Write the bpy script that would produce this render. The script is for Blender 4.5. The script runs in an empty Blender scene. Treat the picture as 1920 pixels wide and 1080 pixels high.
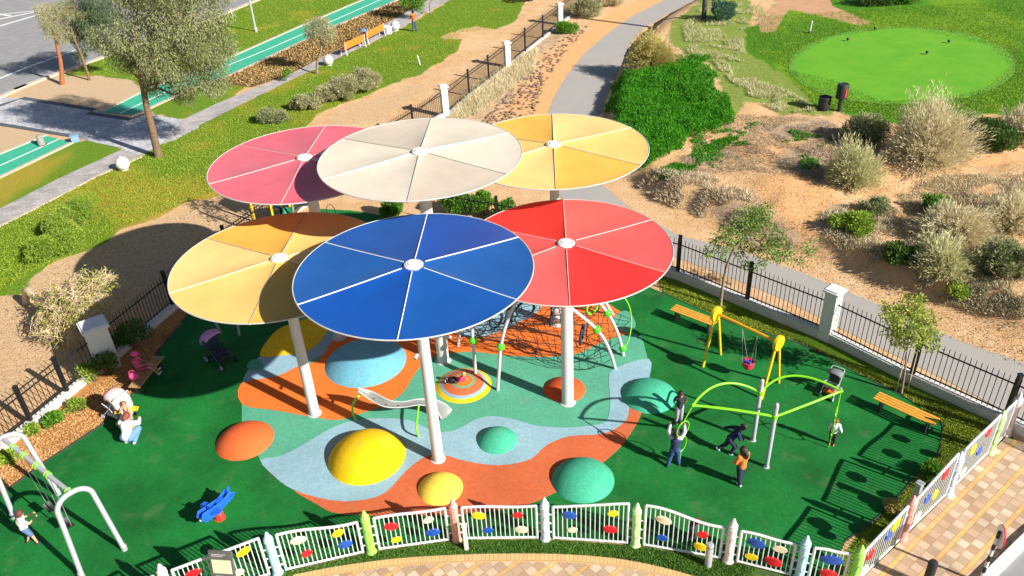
import bpy, math, random
import numpy as np
from mathutils import Vector, Matrix
from mathutils.noise import noise as mnoise
sc = bpy.context.scene
COL = sc.collection
R = math.radians
pi = math.pi
# ------------------------------------------------------------------ camera
FPX, PITCH, ROLL, CAMH = 1547.65, R(32.608), R(-3.036), 16.0
_f = np.array([0, math.cos(PITCH), -math.sin(PITCH)]); _r = np.array([1., 0, 0]); _u = np.cross(_r, _f)
_c, _s = math.cos(ROLL), math.sin(ROLL)
R2 = _c*_r+_s*_u; U2 = -_s*_r+_c*_u; CP = np.array([0, 0, CAMH])
cd = bpy.data.cameras.new('camera'); cam = bpy.data.objects.new('camera', cd); COL.objects.link(cam)
cd.sensor_width = 36; cd.lens = FPX/1920*36; cd.clip_end = 2000; cd.clip_start = .1
cam.matrix_world = Matrix(((R2[0], U2[0], -_f[0], 0), (R2[1], U2[1], -_f[1], 0), (R2[2], U2[2], -_f[2], CAMH), (0, 0, 0, 1)))
sc.camera = cam
# ------------------------------------------------------------------ world, sun, exposure
SUN_AZ, SUN_EL = 126.5, 31.0
w = bpy.data.worlds.new("World"); sc.world = w; w.use_nodes = True
nt = w.node_tree; bg = nt.nodes['Background']
sky = nt.nodes.new('ShaderNodeTexSky'); sky.sky_type = 'NISHITA'; sky.sun_disc = False
sky.sun_elevation = R(SUN_EL); sky.sun_rotation = R(SUN_AZ); sky.air_density = 1.0; sky.dust_density = .6
nt.links.new(sky.outputs[0], bg.inputs[0]); bg.inputs[1].default_value = 0.05
sd = bpy.data.lights.new('sun', 'SUN'); sd.energy = 5.0; sd.angle = R(.5); sd.color = (1, .95, .87)
sun = bpy.data.objects.new('sun', sd); COL.objects.link(sun)
sdir = Vector((math.sin(R(SUN_AZ))*math.cos(R(SUN_EL)), math.cos(R(SUN_AZ))*math.cos(R(SUN_EL)), math.sin(R(SUN_EL))))
sun.rotation_euler = sdir.to_track_quat('Z', 'Y').to_euler(); sun.location = (20, -20, 30)
sc.view_settings.view_transform = 'Standard'; sc.view_settings.look = 'None'
sc.view_settings.exposure = 0.85; sc.view_settings.gamma = 1
sc.render.engine = 'CYCLES'
rng = np.random.default_rng(7); random.seed(7)

# ------------------------------------------------------------------ photo pixel <-> world helpers
def ray(px, py): return _f+(px-960)/FPX*R2-(py-540)/FPX*U2
def P(px, py, z=0.):
    d = ray(px, py); return Vector(CP+d*(z-CAMH)/d[2])
def PY(px, py, Y):
    d = ray(px, py); return Vector(CP+d*(Y/d[1]))
def proj(A):
    d = np.asarray(A, float)-CP; z = d@_f
    return 960+FPX*(d@R2)/z, 540-FPX*(d@U2)/z
def sstep(a, b, x):
    t = np.clip((x-a)/(b-a), 0., 1.); return t*t*(3-2*t)
def sdpoly(px, py, poly):                       # signed distance, positive inside
    poly = np.asarray(poly, float); n = len(poly)
    d = np.full(px.shape, 1e18); ins = np.zeros(px.shape, bool)
    for i in range(n):
        a = poly[i]; b = poly[(i+1) % n]; e = b-a
        t = np.clip(((px-a[0])*e[0]+(py-a[1])*e[1])/(e@e+1e-12), 0, 1)
        d = np.minimum(d, (px-a[0]-t*e[0])**2+(py-a[1]-t*e[1])**2)
        c = (a[1] > py) != (b[1] > py)
        with np.errstate(divide='ignore', invalid='ignore'):
            xi = a[0]+(py-a[1])*e[0]/(e[1] if e[1] else 1e-9)
        ins ^= c & (px < xi)
    d = np.sqrt(d); return np.where(ins, d, -d)
def vnoise(x, y, seed=0):
    def g(ix, iy):
        n = (ix.astype(np.int64)*374761393+iy.astype(np.int64)*668265263+seed*1442695041) & 0x7fffffff
        n = ((n ^ (n >> 13))*1274126177) & 0x7fffffff
        return ((n ^ (n >> 16)) & 0xffff)/65535.
    ix = np.floor(x); iy = np.floor(y); fx = x-ix; fy = y-iy; fx = fx*fx*(3-2*fx); fy = fy*fy*(3-2*fy)
    return (g(ix, iy)*(1-fx)+g(ix+1, iy)*fx)*(1-fy)+(g(ix, iy+1)*(1-fx)+g(ix+1, iy+1)*fx)*fy
def fbm(x, y, s=0, o=4):
    v = 0; a = .5
    for i in range(o): v = v+a*vnoise(x*2**i, y*2**i, s+i*17); a *= .5
    return v
# bank foot of the dune: the line where the ground starts to rise beyond the cart path
BANKPX = [(1330, -10), (1249, 45), (1190, 95), (1166, 133), (1142, 180), (1126, 230), (1140, 320), (1184, 350), (1225, 383), (1290, 404), (1345, 425), (1420, 458), (1507, 485), (1604, 520), (1719, 565), (1835, 610), (1935, 650)]
BANK = [tuple(P(x, y)[:2]) for x, y in BANKPX]
BANKPOLY = BANK+[(70, 5), (140, 60), (140, 200), (30, 200)]
def hgt(x, y):
    x = np.asarray(x, float); y = np.asarray(y, float)
    d = sdpoly(x, y, BANKPOLY)
    h = .75*sstep(0, 1.3, d)*(1+.35*(fbm(x*.6, y*.6, 5)-.5))+.5*sstep(.5, 3, d)*sstep(1, 6, 14-np.abs(d-4))*(fbm(x*.35, y*.35, 9)-.4)
    h = h+.10*sstep(.1, 1, d)*(fbm(x*2.2, y*2.2, 3)-.5)*sstep(19, 12, np.hypot(x-21, y-50))
    h = h+(.9-h)*sstep(16, 8, np.hypot((x-21)*1.0, (y-50)*.85))
    return np.where(d > 0, h, 0.)
def GT(px, py):
    p = P(px, py)
    for _ in range(12):
        z = float(hgt(p.x, p.y)); p = p.lerp(P(px, py, z), .7)
    return P(px, py, z)
def GTv(px, py):
    px = np.asarray(px, float); py = np.asarray(py, float)
    d = _f[None]+((px-960)/FPX)[:, None]*R2-((py-540)/FPX)[:, None]*U2
    z = np.zeros(len(px))
    for _ in range(12):
        A = CP+d*((z-CAMH)/d[:, 2])[:, None]; z = z*.3+hgt(A[:, 0], A[:, 1])*.7
    return CP+d*((z-CAMH)/d[:, 2])[:, None]

# ------------------------------------------------------------------ materials
def lin(c):
    c = np.array(c, float)/255; return tuple(np.where(c <= .04045, c/12.92, ((c+.055)/1.055)**2.4))
MATS = {}
def mat(name, rgb, rough=.6, var=.12, scale=6., bump=0., bscale=60., metal=0., coat=0., spec=.5, world=False, c2=None, trans=0.):
    """rgb: linear base colour; a noise blends to a darker or a second colour"""
    if name in MATS: return MATS[name]
    m = bpy.data.materials.new(name); m.use_nodes = True; n = m.node_tree.nodes; L = m.node_tree.links
    b = n['Principled BSDF']; b.inputs['Roughness'].default_value = rough; b.inputs['Metallic'].default_value = metal
    b.inputs['Specular IOR Level'].default_value = spec
    if coat: b.inputs['Coat Weight'].default_value = coat
    if world: co = n.new('ShaderNodeNewGeometry').outputs['Position']
    else: co = n.new('ShaderNodeTexCoord').outputs['Object']
    nz = n.new('ShaderNodeTexNoise'); nz.inputs['Scale'].default_value = scale; nz.inputs['Detail'].default_value = 5; nz.inputs['Roughness'].default_value = .65
    L.new(co, nz.inputs['Vector'])
    rp = n.new('ShaderNodeMapRange'); rp.inputs[1].default_value = .32; rp.inputs[2].default_value = .68; L.new(nz.outputs['Fac'], rp.inputs[0])
    mx = n.new('ShaderNodeMix'); mx.data_type = 'RGBA'; L.new(rp.outputs[0], mx.inputs['Factor'])
    mx.inputs['A'].default_value = (*[min(.9, c*(1+var*.5)) for c in rgb], 1)
    mx.inputs['B'].default_value = (*(c2 if c2 else [c*(1-var) for c in rgb]), 1)
    L.new(mx.outputs['Result'], b.inputs['Base Color'])
    if bump:
        n2 = n.new('ShaderNodeTexNoise'); n2.inputs['Scale'].default_value = bscale; n2.inputs['Detail'].default_value = 3; L.new(co, n2.inputs['Vector'])
        bp = n.new('ShaderNodeBump'); bp.inputs['Strength'].default_value = bump; bp.inputs['Distance'].default_value = .02
        L.new(n2.outputs['Fac'], bp.inputs['Height']); L.new(bp.outputs[0], b.inputs['Normal'])
    if trans:
        tr = n.new('ShaderNodeBsdfTranslucent'); L.new(mx.outputs['Result'], tr.inputs['Color']); ms = n.new('ShaderNodeMixShader'); ms.inputs[0].default_value = trans
        L.new(b.outputs[0], ms.inputs[1]); L.new(tr.outputs[0], ms.inputs[2]); L.new(ms.outputs[0], n['Material Output'].inputs[0])
    MATS[name] = m; return m
def rubber(name, rgb, var=.22):
    """poured granulate rubber: fine speckle, wide worn patches"""
    if name in MATS: return MATS[name]
    m = bpy.data.materials.new(name); m.use_nodes = True; n = m.node_tree.nodes; L = m.node_tree.links
    b = n['Principled BSDF']; b.inputs['Roughness'].default_value = .85; b.inputs['Specular IOR Level'].default_value = .25
    co = n.new('ShaderNodeNewGeometry').outputs['Position']
    def noise(s, d, lo, hi):
        z = n.new('ShaderNodeTexNoise'); z.inputs['Scale'].default_value = s; z.inputs['Detail'].default_value = d; z.inputs['Roughness'].default_value = .6; L.new(co, z.inputs['Vector'])
        r = n.new('ShaderNodeMapRange'); r.inputs[1].default_value = .3; r.inputs[2].default_value = .7; r.inputs[3].default_value = lo; r.inputs[4].default_value = hi; L.new(z.outputs['Fac'], r.inputs[0]); return r.outputs[0]
    a = noise(.55, 6, 1-var, 1+var); c = noise(9, 4, .9, 1.1); d = noise(48, 2, .72, 1.28)
    m1 = n.new('ShaderNodeMath'); m1.operation = 'MULTIPLY'; L.new(a, m1.inputs[0]); L.new(c, m1.inputs[1])
    m2 = n.new('ShaderNodeMath'); m2.operation = 'MULTIPLY'; L.new(m1.outputs[0], m2.inputs[0]); L.new(d, m2.inputs[1])
    vm = n.new('ShaderNodeVectorMath'); vm.operation = 'SCALE'; vm.inputs[0].default_value = rgb; L.new(m2.outputs[0], vm.inputs['Scale'])
    dust = n.new('ShaderNodeMix'); dust.data_type = 'RGBA'; L.new(vm.outputs[0], dust.inputs['A']); dust.inputs['B'].default_value = (.30, .26, .17, 1)
    L.new(noise(1.3, 8, -.2, .11), dust.inputs['Factor'])
    L.new(dust.outputs['Result'], b.inputs['Base Color'])
    bp = n.new('ShaderNodeBump'); bp.inputs['Strength'].default_value = .35; bp.inputs['Distance'].default_value = .01
    z = n.new('ShaderNodeTexNoise'); z.inputs['Scale'].default_value = 70; L.new(co, z.inputs['Vector']); L.new(z.outputs['Fac'], bp.inputs['Height']); L.new(bp.outputs[0], b.inputs['Normal'])
    MATS[name] = m; return m
def leafmat(name, c1, c2, trans=.3, rough=.6):
    if name in MATS: return MATS[name]
    m = bpy.data.materials.new(name); m.use_nodes = True; n = m.node_tree.nodes; L = m.node_tree.links
    b = n['Principled BSDF']; b.inputs['Roughness'].default_value = rough; b.inputs['Specular IOR Level'].default_value = .3
    at = n.new('ShaderNodeAttribute'); at.attribute_name = 'tint'
    mx = n.new('ShaderNodeMix'); mx.data_type = 'RGBA'; L.new(at.outputs['Fac'], mx.inputs['Factor'])
    mx.inputs['A'].default_value = (*c1, 1); mx.inputs['B'].default_value = (*c2, 1)
    tr = n.new('ShaderNodeBsdfTranslucent'); ms = n.new('ShaderNodeMixShader'); ms.inputs[0].default_value = trans
    L.new(mx.outputs['Result'], b.inputs['Base Color']); L.new(mx.outputs['Result'], tr.inputs['Color'])
    L.new(b.outputs[0], ms.inputs[1]); L.new(tr.outputs[0], ms.inputs[2]); L.new(ms.outputs[0], n['Material Output'].inputs[0])
    MATS[name] = m; return m

# ------------------------------------------------------------------ mesh building
class MB:
    def __init__(s): s.v = []; s.f = []
    def add(s, vs, fs, M=None):
        o = len(s.v)
        s.v += [tuple(M @ Vector(v)) if M is not None else tuple(v) for v in vs]
        s.f += [tuple(i+o for i in f) for f in fs]; return s
    def box(s, c, sz, M=None, rz=0, rot=None):
        x, y, z = [q/2 for q in sz]
        vs = [Vector((i*x, j*y, k*z)) for i in (-1, 1) for j in (-1, 1) for k in (-1, 1)]
        T = Matrix.Translation(c) @ (rot if rot is not None else Matrix.Rotation(rz, 4, 'Z'))
        vs = [T @ v for v in vs]
        return s.add(vs, [(0, 1, 3, 2), (4, 6, 7, 5), (0, 4, 5, 1), (2, 3, 7, 6), (0, 2, 6, 4), (1, 5, 7, 3)], M)
    def beam(s, a, b, wd, th, M=None, up=Vector((0, 0, 1))):
        a = Vector(a); b = Vector(b); d = b-a; L = d.length; d.normalize()
        x = d.cross(up); x = x.normalized() if x.length > 1e-4 else Vector((1, 0, 0)); y = x.cross(d)
        rot = Matrix((x, d, y)).transposed().to_4x4()
        return s.box((a+b)/2, (wd, L, th), M, rot=rot)
    def tube(s, pts, r, n=8, closed=False, M=None, cap=True):
        pts = [Vector(p) for p in pts]; k = len(pts); rs = r if hasattr(r, '__len__') else [r]*k
        tan = []
        for i in range(k):
            a = pts[(i-1) % k] if (closed or i > 0) else pts[i]; b = pts[(i+1) % k] if (closed or i < k-1) else pts[i]
            t = (b-a); tan.append(t.normalized() if t.length > 1e-9 else Vector((0, 0, 1)))
        ref = Vector((0, 0, 1)) if abs(tan[0].z) < .9 else Vector((1, 0, 0))
        nrm = (ref-tan[0]*ref.dot(tan[0])).normalized(); vs = []
        for i in range(k):
            nrm = (nrm-tan[i]*nrm.dot(tan[i])); nrm = nrm.normalized() if nrm.length > 1e-6 else tan[i].orthogonal().normalized()
            bn = tan[i].cross(nrm)
            for j in range(n):
                a = 2*pi*j/n; vs.append(pts[i]+(nrm*math.cos(a)+bn*math.sin(a))*rs[i])
        fs = []
        for i in range(k if closed else k-1):
            for j in range(n):
                a = i*n+j; b = i*n+(j+1) % n; c = ((i+1) % k)*n+(j+1) % n; d = ((i+1) % k)*n+j; fs.append((a, b, c, d))
        if cap and not closed: fs += [tuple(range(n-1, -1, -1)), tuple((k-1)*n+j for j in range(n))]
        return s.add(vs, fs, M)
    def lathe(s, prof, c=(0, 0, 0), n=20, M=None):
        vs = []; fs = []; k = len(prof)
        for r, z in prof:
            for j in range(n): a = 2*pi*j/n; vs.append((c[0]+max(r, 1e-4)*math.cos(a), c[1]+max(r, 1e-4)*math.sin(a), c[2]+z))
        for i in range(k-1):
            for j in range(n): fs.append((i*n+j, i*n+(j+1) % n, (i+1)*n+(j+1) % n, (i+1)*n+j))
        fs += [tuple(range(n-1, -1, -1)), tuple((k-1)*n+j for j in range(n))]
        return s.add(vs, fs, M)
    def ball(s, c, r, nu=12, nv=8, M=None):
        r = r if hasattr(r, '__len__') else (r, r, r); vs = [(c[0], c[1], c[2]-r[2])]; fs = []
        for i in range(1, nv):
            t = pi*i/nv
            for j in range(nu): a = 2*pi*j/nu; vs.append((c[0]+r[0]*math.sin(t)*math.cos(a), c[1]+r[1]*math.sin(t)*math.sin(a), c[2]-r[2]*math.cos(t)))
        vs.append((c[0], c[1], c[2]+r[2])); e = len(vs)-1
        for j in range(nu):
            fs.append((0, 1+(j+1) % nu, 1+j)); fs.append((e, 1+(nv-2)*nu+j, 1+(nv-2)*nu+(j+1) % nu))
            for i in range(nv-2): a = 1+i*nu+j; b = 1+i*nu+(j+1) % nu; fs.append((a, b, b+nu, a+nu))
        return s.add(vs, fs, M)
    def prism(s, poly, z0, z1, M=None):
        n = len(poly); vs = [(x, y, z0) for x, y in poly]+[(x, y, z1) for x, y in poly]
        return s.add(vs, [tuple(range(n-1, -1, -1)), tuple(range(n, 2*n))]+[(i, (i+1) % n, n+(i+1) % n, n+i) for i in range(n)], M)
    def ring(s, c, rx, ry, r, M=None, n=24, k=8):     # torus in the local xy plane
        return s.tube([(c[0]+rx*math.cos(2*pi*i/n), c[1]+ry*math.sin(2*pi*i/n), c[2]) for i in range(n)], r, k, True, M)
def smooth_auto(me, ang=40):
    try:
        me.polygons.foreach_set('use_smooth', np.ones(len(me.polygons), bool)); me.set_sharp_from_angle(angle=R(ang))
    except Exception: pass
def obj(name, mb, m, parent=None, sub=None, smooth=True, bevel=0):
    """mb in world coordinates; parented meshes are re-based on the parent's origin"""
    me = bpy.data.meshes.new(name); me.from_pydata(mb.v, [], mb.f)
    me.materials.append(m); me.update()
    if smooth: smooth_auto(me)
    o = bpy.data.objects.new(name, me); COL.objects.link(o)
    if parent is not None:
        o.parent = parent
    if bevel:
        b = o.modifiers.new('bevel', 'BEVEL'); b.width = bevel; b.segments = 2; b.limit_method = 'ANGLE'
    return o
def tag(o, label=None, cat=None, group=None, kind=None):
    if label: o['label'] = label
    if cat: o['category'] = cat
    if group: o['group'] = group
    if kind: o['kind'] = kind
    return o
def thing(name, label, cat, loc=(0, 0, 0), rz=0, group=None):
    o = bpy.data.objects.new(name, None); COL.objects.link(o); o.location = loc; o.rotation_euler = (0, 0, rz); o.empty_display_size = .2
    return tag(o, label, cat, group)
def at(root):
    """matrix that takes world coordinates into the root's local space"""
    return (Matrix.Translation(root.location) @ Matrix.Rotation(root.rotation_euler.z, 4, 'Z')).inverted()
def copy_tree(o, parent=None):
    c = o.copy(); COL.objects.link(c); c.parent = parent
    for ch in [q for q in bpy.data.objects if q.parent == o]: copy_tree(ch, c)
    return c
def place(o, loc, rz=0, label=None):
    o.location = loc; o.rotation_euler = (0, 0, rz)
    if label: o['label'] = label
    return o
def catmull(pts, n=6, closed=True):
    pts = [np.array(p, float) for p in pts]; k = len(pts); out = []
    for i in range(k if closed else k-1):
        if closed: p0, p1, p2, p3 = pts[i-1], pts[i], pts[(i+1) % k], pts[(i+2) % k]
        else: p0, p1, p2, p3 = pts[max(i-1, 0)], pts[i], pts[i+1], pts[min(i+2, k-1)]
        for j in range(n):
            t = j/n; out.append(.5*((2*p1)+(-p0+p2)*t+(2*p0-5*p1+4*p2-p3)*t*t+(-p0+3*p1-3*p2+p3)*t**3))
    if not closed: out.append(pts[-1])
    return out
def sheet(name, pxpoly, z, m, kind='structure', smooth=0, thick=0, ipol=None):
    import bmesh
    pp = catmull(pxpoly, smooth) if smooth else pxpoly
    pts = [P(x, y, 0) for x, y in pp]
    bm = bmesh.new(); vs = [bm.verts.new((p.x, p.y, z)) for p in pts]
    f = bm.faces.new(vs); bmesh.ops.triangulate(bm, faces=[f])
    for f in bm.faces:
        if f.normal.z < 0: f.normal_flip()
    if thick:
        r = bmesh.ops.extrude_face_region(bm, geom=bm.faces[:]); 
        for v in [g for g in r['geom'] if isinstance(g, bmesh.types.BMVert)]: v.co.z -= thick
        bmesh.ops.recalc_face_normals(bm, faces=bm.faces[:])
    me = bpy.data.meshes.new(name); bm.to_mesh(me); bm.free(); me.materials.append(m)
    o = bpy.data.objects.new(name, me); COL.objects.link(o)
    if kind: o['kind'] = kind
    return o
def strip(name, pxline, wd, z, m, z0=None, smooth=6, kind='structure', uv=False):
    """a band of constant real width along a line"""
    pp = catmull(pxline, smooth, False) if smooth else pxline
    pts = [P(x, y, 0) for x, y in pp]; L = []; Rr = []
    for i, p in enumerate(pts):
        a = pts[max(i-1, 0)]; b = pts[min(i+1, len(pts)-1)]; d = (b-a).normalized(); nn = Vector((-d.y, d.x, 0))
        L.append(p+nn*wd/2); Rr.append(p-nn*wd/2)
    vs = []; fs = []
    for a, b in zip(L, Rr):
        vs += [(a.x, a.y, z), (b.x, b.y, z)]
        if z0 is not None: vs += [(a.x, a.y, z0), (b.x, b.y, z0)]
    k = 4 if z0 is not None else 2
    for i in range(len(pts)-1):
        o = i*k; fs.append((o, o+1, o+k+1, o+k))
        if k == 4: fs += [(o+2, o, o+k, o+k+2), (o+1, o+3, o+k+3, o+k+1)]
    if k == 4: fs += [(0, 2, 3, 1), (len(vs)-4, len(vs)-3, len(vs)-1, len(vs)-2)]
    me = bpy.data.meshes.new(name); me.from_pydata(vs, [], fs); me.materials.append(m)
    if uv:
        ul = me.uv_layers.new(name='UVMap'); acc = [0]
        for i in range(1, len(pts)): acc.append(acc[-1]+(pts[i]-pts[i-1]).length)
        for lp in me.loops: vi = lp.vertex_index; ul.data[lp.index].uv = (acc[vi//k], (vi % 2)*wd)
    o = bpy.data.objects.new(name, me); COL.objects.link(o)
    if kind: o['kind'] = kind
    return o
def npmesh(name, V, Fq, m, parent=None, tint=None):
    """large mesh from arrays; Fq (n,k) faces"""
    me = bpy.data.meshes.new(name); k = Fq.shape[1]
    me.vertices.add(len(V)); me.vertices.foreach_set('co', V.astype(np.float32).ravel())
    me.loops.add(Fq.size); me.loops.foreach_set('vertex_index', Fq.astype(np.int32).ravel())
    me.polygons.add(len(Fq)); me.polygons.foreach_set('loop_start', np.arange(0, Fq.size, k, dtype=np.int32)); me.polygons.foreach_set('loop_total', np.full(len(Fq), k, np.int32))
    me.update(calc_edges=True)
    if tint is not None:
        a = me.attributes.new('tint', 'FLOAT', 'POINT'); a.data.foreach_set('value', tint.astype(np.float32))
    me.materials.append(m); o = bpy.data.objects.new(name, me); COL.objects.link(o)
    if parent is not None: o.parent = parent
    return o
def unit(a): return a/np.maximum(np.linalg.norm(a, axis=1, keepdims=True), 1e-9)
def leaves(C, D, ln, wd, rg, tbase=None, tv=.5):
    """diamond leaves at points C, long axis along D"""
    n = len(C); D = unit(D); Rn = unit(rg.normal(size=(n, 3))); S = unit(np.cross(D, Rn))
    l = (ln*rg.uniform(.6, 1.3, n))[:, None]; w_ = (wd*rg.uniform(.6, 1.3, n))[:, None]
    V = np.stack([C, C+D*l*.5+S*w_*.5, C+D*l, C+D*l*.5-S*w_*.5], 1).reshape(-1, 3)
    F_ = np.arange(4*n).reshape(n, 4); t = rg.uniform(0, 1, n)*tv+(tbase if tbase is not None else .25*np.ones(n))
    return V, F_, np.repeat(np.clip(t, 0, 1), 4)
def wpart(root, name, mb, m, parent=None, **k):      # mesh given in world coordinates, part (or sub-part) of root
    M = at(root); mb.v = [tuple(M @ Vector(v)) for v in mb.v]
    return obj(name, mb, m, parent or root, **k)

# ================================================================== GROUND
xs = np.concatenate([np.linspace(-400, -50, 15)[:-1], np.arange(-50, 45, .2), np.linspace(45, 400, 15)])
ys = np.concatenate([np.linspace(-120, 9, 10)[:-1], np.arange(9, 36, .2), np.arange(36, 86, .28), np.linspace(86, 700, 16)])
GX, GY = np.meshgrid(xs, ys); gx = GX.ravel(); gy = GY.ravel()
# terrain height only matters near the dune; far out it stays level
gz = hgt(gx, gy)
qx, qy = proj(np.stack([gx, gy, gz], 1)); ok = (gy > 1)
qx = np.where(ok, qx, -3000); qy = np.where(ok, qy, 3000)
def mask(poly, soft=6, noise=10, nsc=1.2, seed=1):
    d = sdpoly(qx, qy, poly); d = d+noise*(fbm(gx*nsc, gy*nsc, seed)-.47)*2
    return sstep(-soft, soft, d)
lawn = mask([(-400, 640), (-400, 560), (0, 415), (110, 360), (260, 290), (400, 222), (483, 180), (569, 139), (630, 111), (744, 58), (844, 0), (900, -40), (1040, -40), (985, 0), (968, 40), (927, 56), (895, 50), (840, 62), (828, 70), (864, 75), (860, 90), (833, 113), (790, 138), (739, 156), (690, 178), (636, 194), (600, 210), (578, 232), (560, 262), (520, 300), (470, 335), (415, 364), (350, 380), (310, 400), (275, 415), (225, 430), (200, 455), (160, 470), (130, 478), (100, 490), (60, 520), (45, 550), (0, 556)], 4, 5)
vergeA = mask([(122, 142), (200, 103), (408, 28), (480, -5), (600, -40), (760, -40), (683, 0), (567, 49), (425, 112), (340, 146), (275, 168), (240, 148), (180, 142)], 3, 4)
vergeB = mask([(282, 205), (345, 170), (433, 145), (470, 155), (440, 180), (345, 224), (290, 216)], 3, 5)
vergeC = mask([(136, 266), (180, 262), (232, 280), (0, 395), (-300, 520), (-300, 470), (0, 330)], 3, 3)
dug = mask([(400, 152), (480, 118), (578, 71), (622, 50), (742, 0), (800, -30), (850, -30), (803, 0), (719, 47), (658, 80), (539, 142), (470, 165), (440, 160)], 3, 3)
barksand = mask([(25, 180), (92, 142), (125, 141), (290, 148), (280, 170), (189, 213), (42, 186)], 3, 3)
barksand2 = mask([(-200, 225), (0, 233), (67, 246), (90, 254), (0, 292), (-200, 380)], 3, 3)
yellow = np.clip(mask([(120, 350), (240, 310), (300, 335), (400, 335), (440, 390), (300, 425), (215, 425), (190, 395), (150, 375), (80, 400), (60, 390)], 22, 22), 0, 1)*.95
yellow = np.maximum(yellow, mask([(-60, 340), (60, 300), (130, 290), (60, 350), (-60, 420)], 15, 12)*.8)
yellow = np.maximum(yellow, sstep(.52, .74, fbm(gx*.45, gy*.45, 31))*.6)
fair = mask([(1395, 60), (1440, 20), (1500, -40), (2300, -60), (2300, 215), (1920, 205), (1850, 215), (1700, 235), (1600, 215), (1525, 200), (1490, 165), (1440, 120), (1400, 95)], 7, 14, .7)
fairlight = sstep(.42, .62, fbm(gx*.25, gy*.12, 41))
scrubgreen = mask([(1340, -30), (1400, -30), (1412, 60), (1425, 90), (1465, 115), (1525, 175), (1560, 212), (1470, 215), (1400, 190), (1370, 230), (1340, 130), (1290, 110), (1240, 60), (1290, 20)], 8, 16)*.85
claypath = mask([(1440, -30), (1550, -30), (1560, 12), (1632, 40), (1615, 48), (1540, 30), (1478, 16), (1452, 60), (1425, 60), (1420, 30), (1455, 8)], 4, 4)
litter = mask([(1380, 215), (1480, 210), (1600, 230), (1560, 320), (1540, 350), (1450, 300), (1290, 330), (1240, 390), (1200, 350), (1270, 290), (1340, 260)], 10, 22)
litter = np.maximum(litter, mask([(1560, 380), (1700, 330), (1940, 330), (1940, 600), (1750, 520), (1600, 470), (1530, 430)], 12, 30)*.8)
litter = np.maximum(litter, mask([(1300, 360), (1400, 345), (1440, 400), (1500, 440), (1480, 470), (1380, 430), (1290, 398)], 5, 12)*.9)
rub = mask([(1050, 45), (1075, 60), (1000, 110), (960, 180), (900, 225), (830, 235), (900, 180), (980, 110)], 5, 10)
redsand = mask([(1020, 110), (1150, 20), (1235, -10), (1246, 0), (1190, 30), (1138, 66), (1099, 99), (1065, 141), (1040, 182), (1020, 230), (930, 230), (960, 190), (1010, 150)], 6, 8)
redsand = np.maximum(redsand, mask([(1390, 330), (1520, 310), (1580, 380), (1560, 440), (1500, 440), (1440, 380)], 10, 14))
redsand = np.maximum(redsand, mask([(1290, 250), (1340, 300), (1500, 320), (1940, 320), (1940, 290), (1600, 280)], 8, 20)*.6)
mulch = mask([(0, 1000), (-60, 900), (60, 800), (160, 700), (210, 672), (320, 590), (360, 560), (420, 500), (470, 440), (540, 400), (560, 420), (350, 620), (270, 740), (200, 800), (80, 880)], 4, 4)
brown = mask([(50, 520), (110, 490), (240, 440), (330, 400), (420, 370), (470, 400), (330, 560), (200, 640), (0, 760), (-200, 850), (-200, 600), (0, 560)], 6, 8)
brown = np.maximum(brown, mask([(640, 200), (700, 185), (800, 150), (800, 175), (700, 230), (600, 240)], 6, 10)*.7)
stripin = mask([(1235, 500), (1240, 555), (1375, 615), (1590, 700), (1770, 800), (1760, 850), (1600, 1010), (1560, 1060), (1600, 1100), (1900, 820), (1890, 780), (1536, 630), (1270, 515)], 3, 2)
stripin = np.maximum(stripin, mask([(1180, 300), (1200, 460), (1000, 400), (960, 400), (700, 400), (730, 372), (860, 380), (900, 372), (990, 395), (1270, 525)], 3, 3)*0)
green = np.maximum.reduce([lawn, vergeA, vergeB, vergeC])
green = np.maximum(green, stripin)
me = bpy.data.meshes.new('ground')
V = np.stack([gx, gy, gz-.004], 1); nx = len(xs); ny = len(ys)
ii = (np.arange(ny-1)[:, None]*nx+np.arange(nx-1)[None]).ravel()
F_ = np.stack([ii, ii+1, ii+nx+1, ii+nx], 1)
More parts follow.
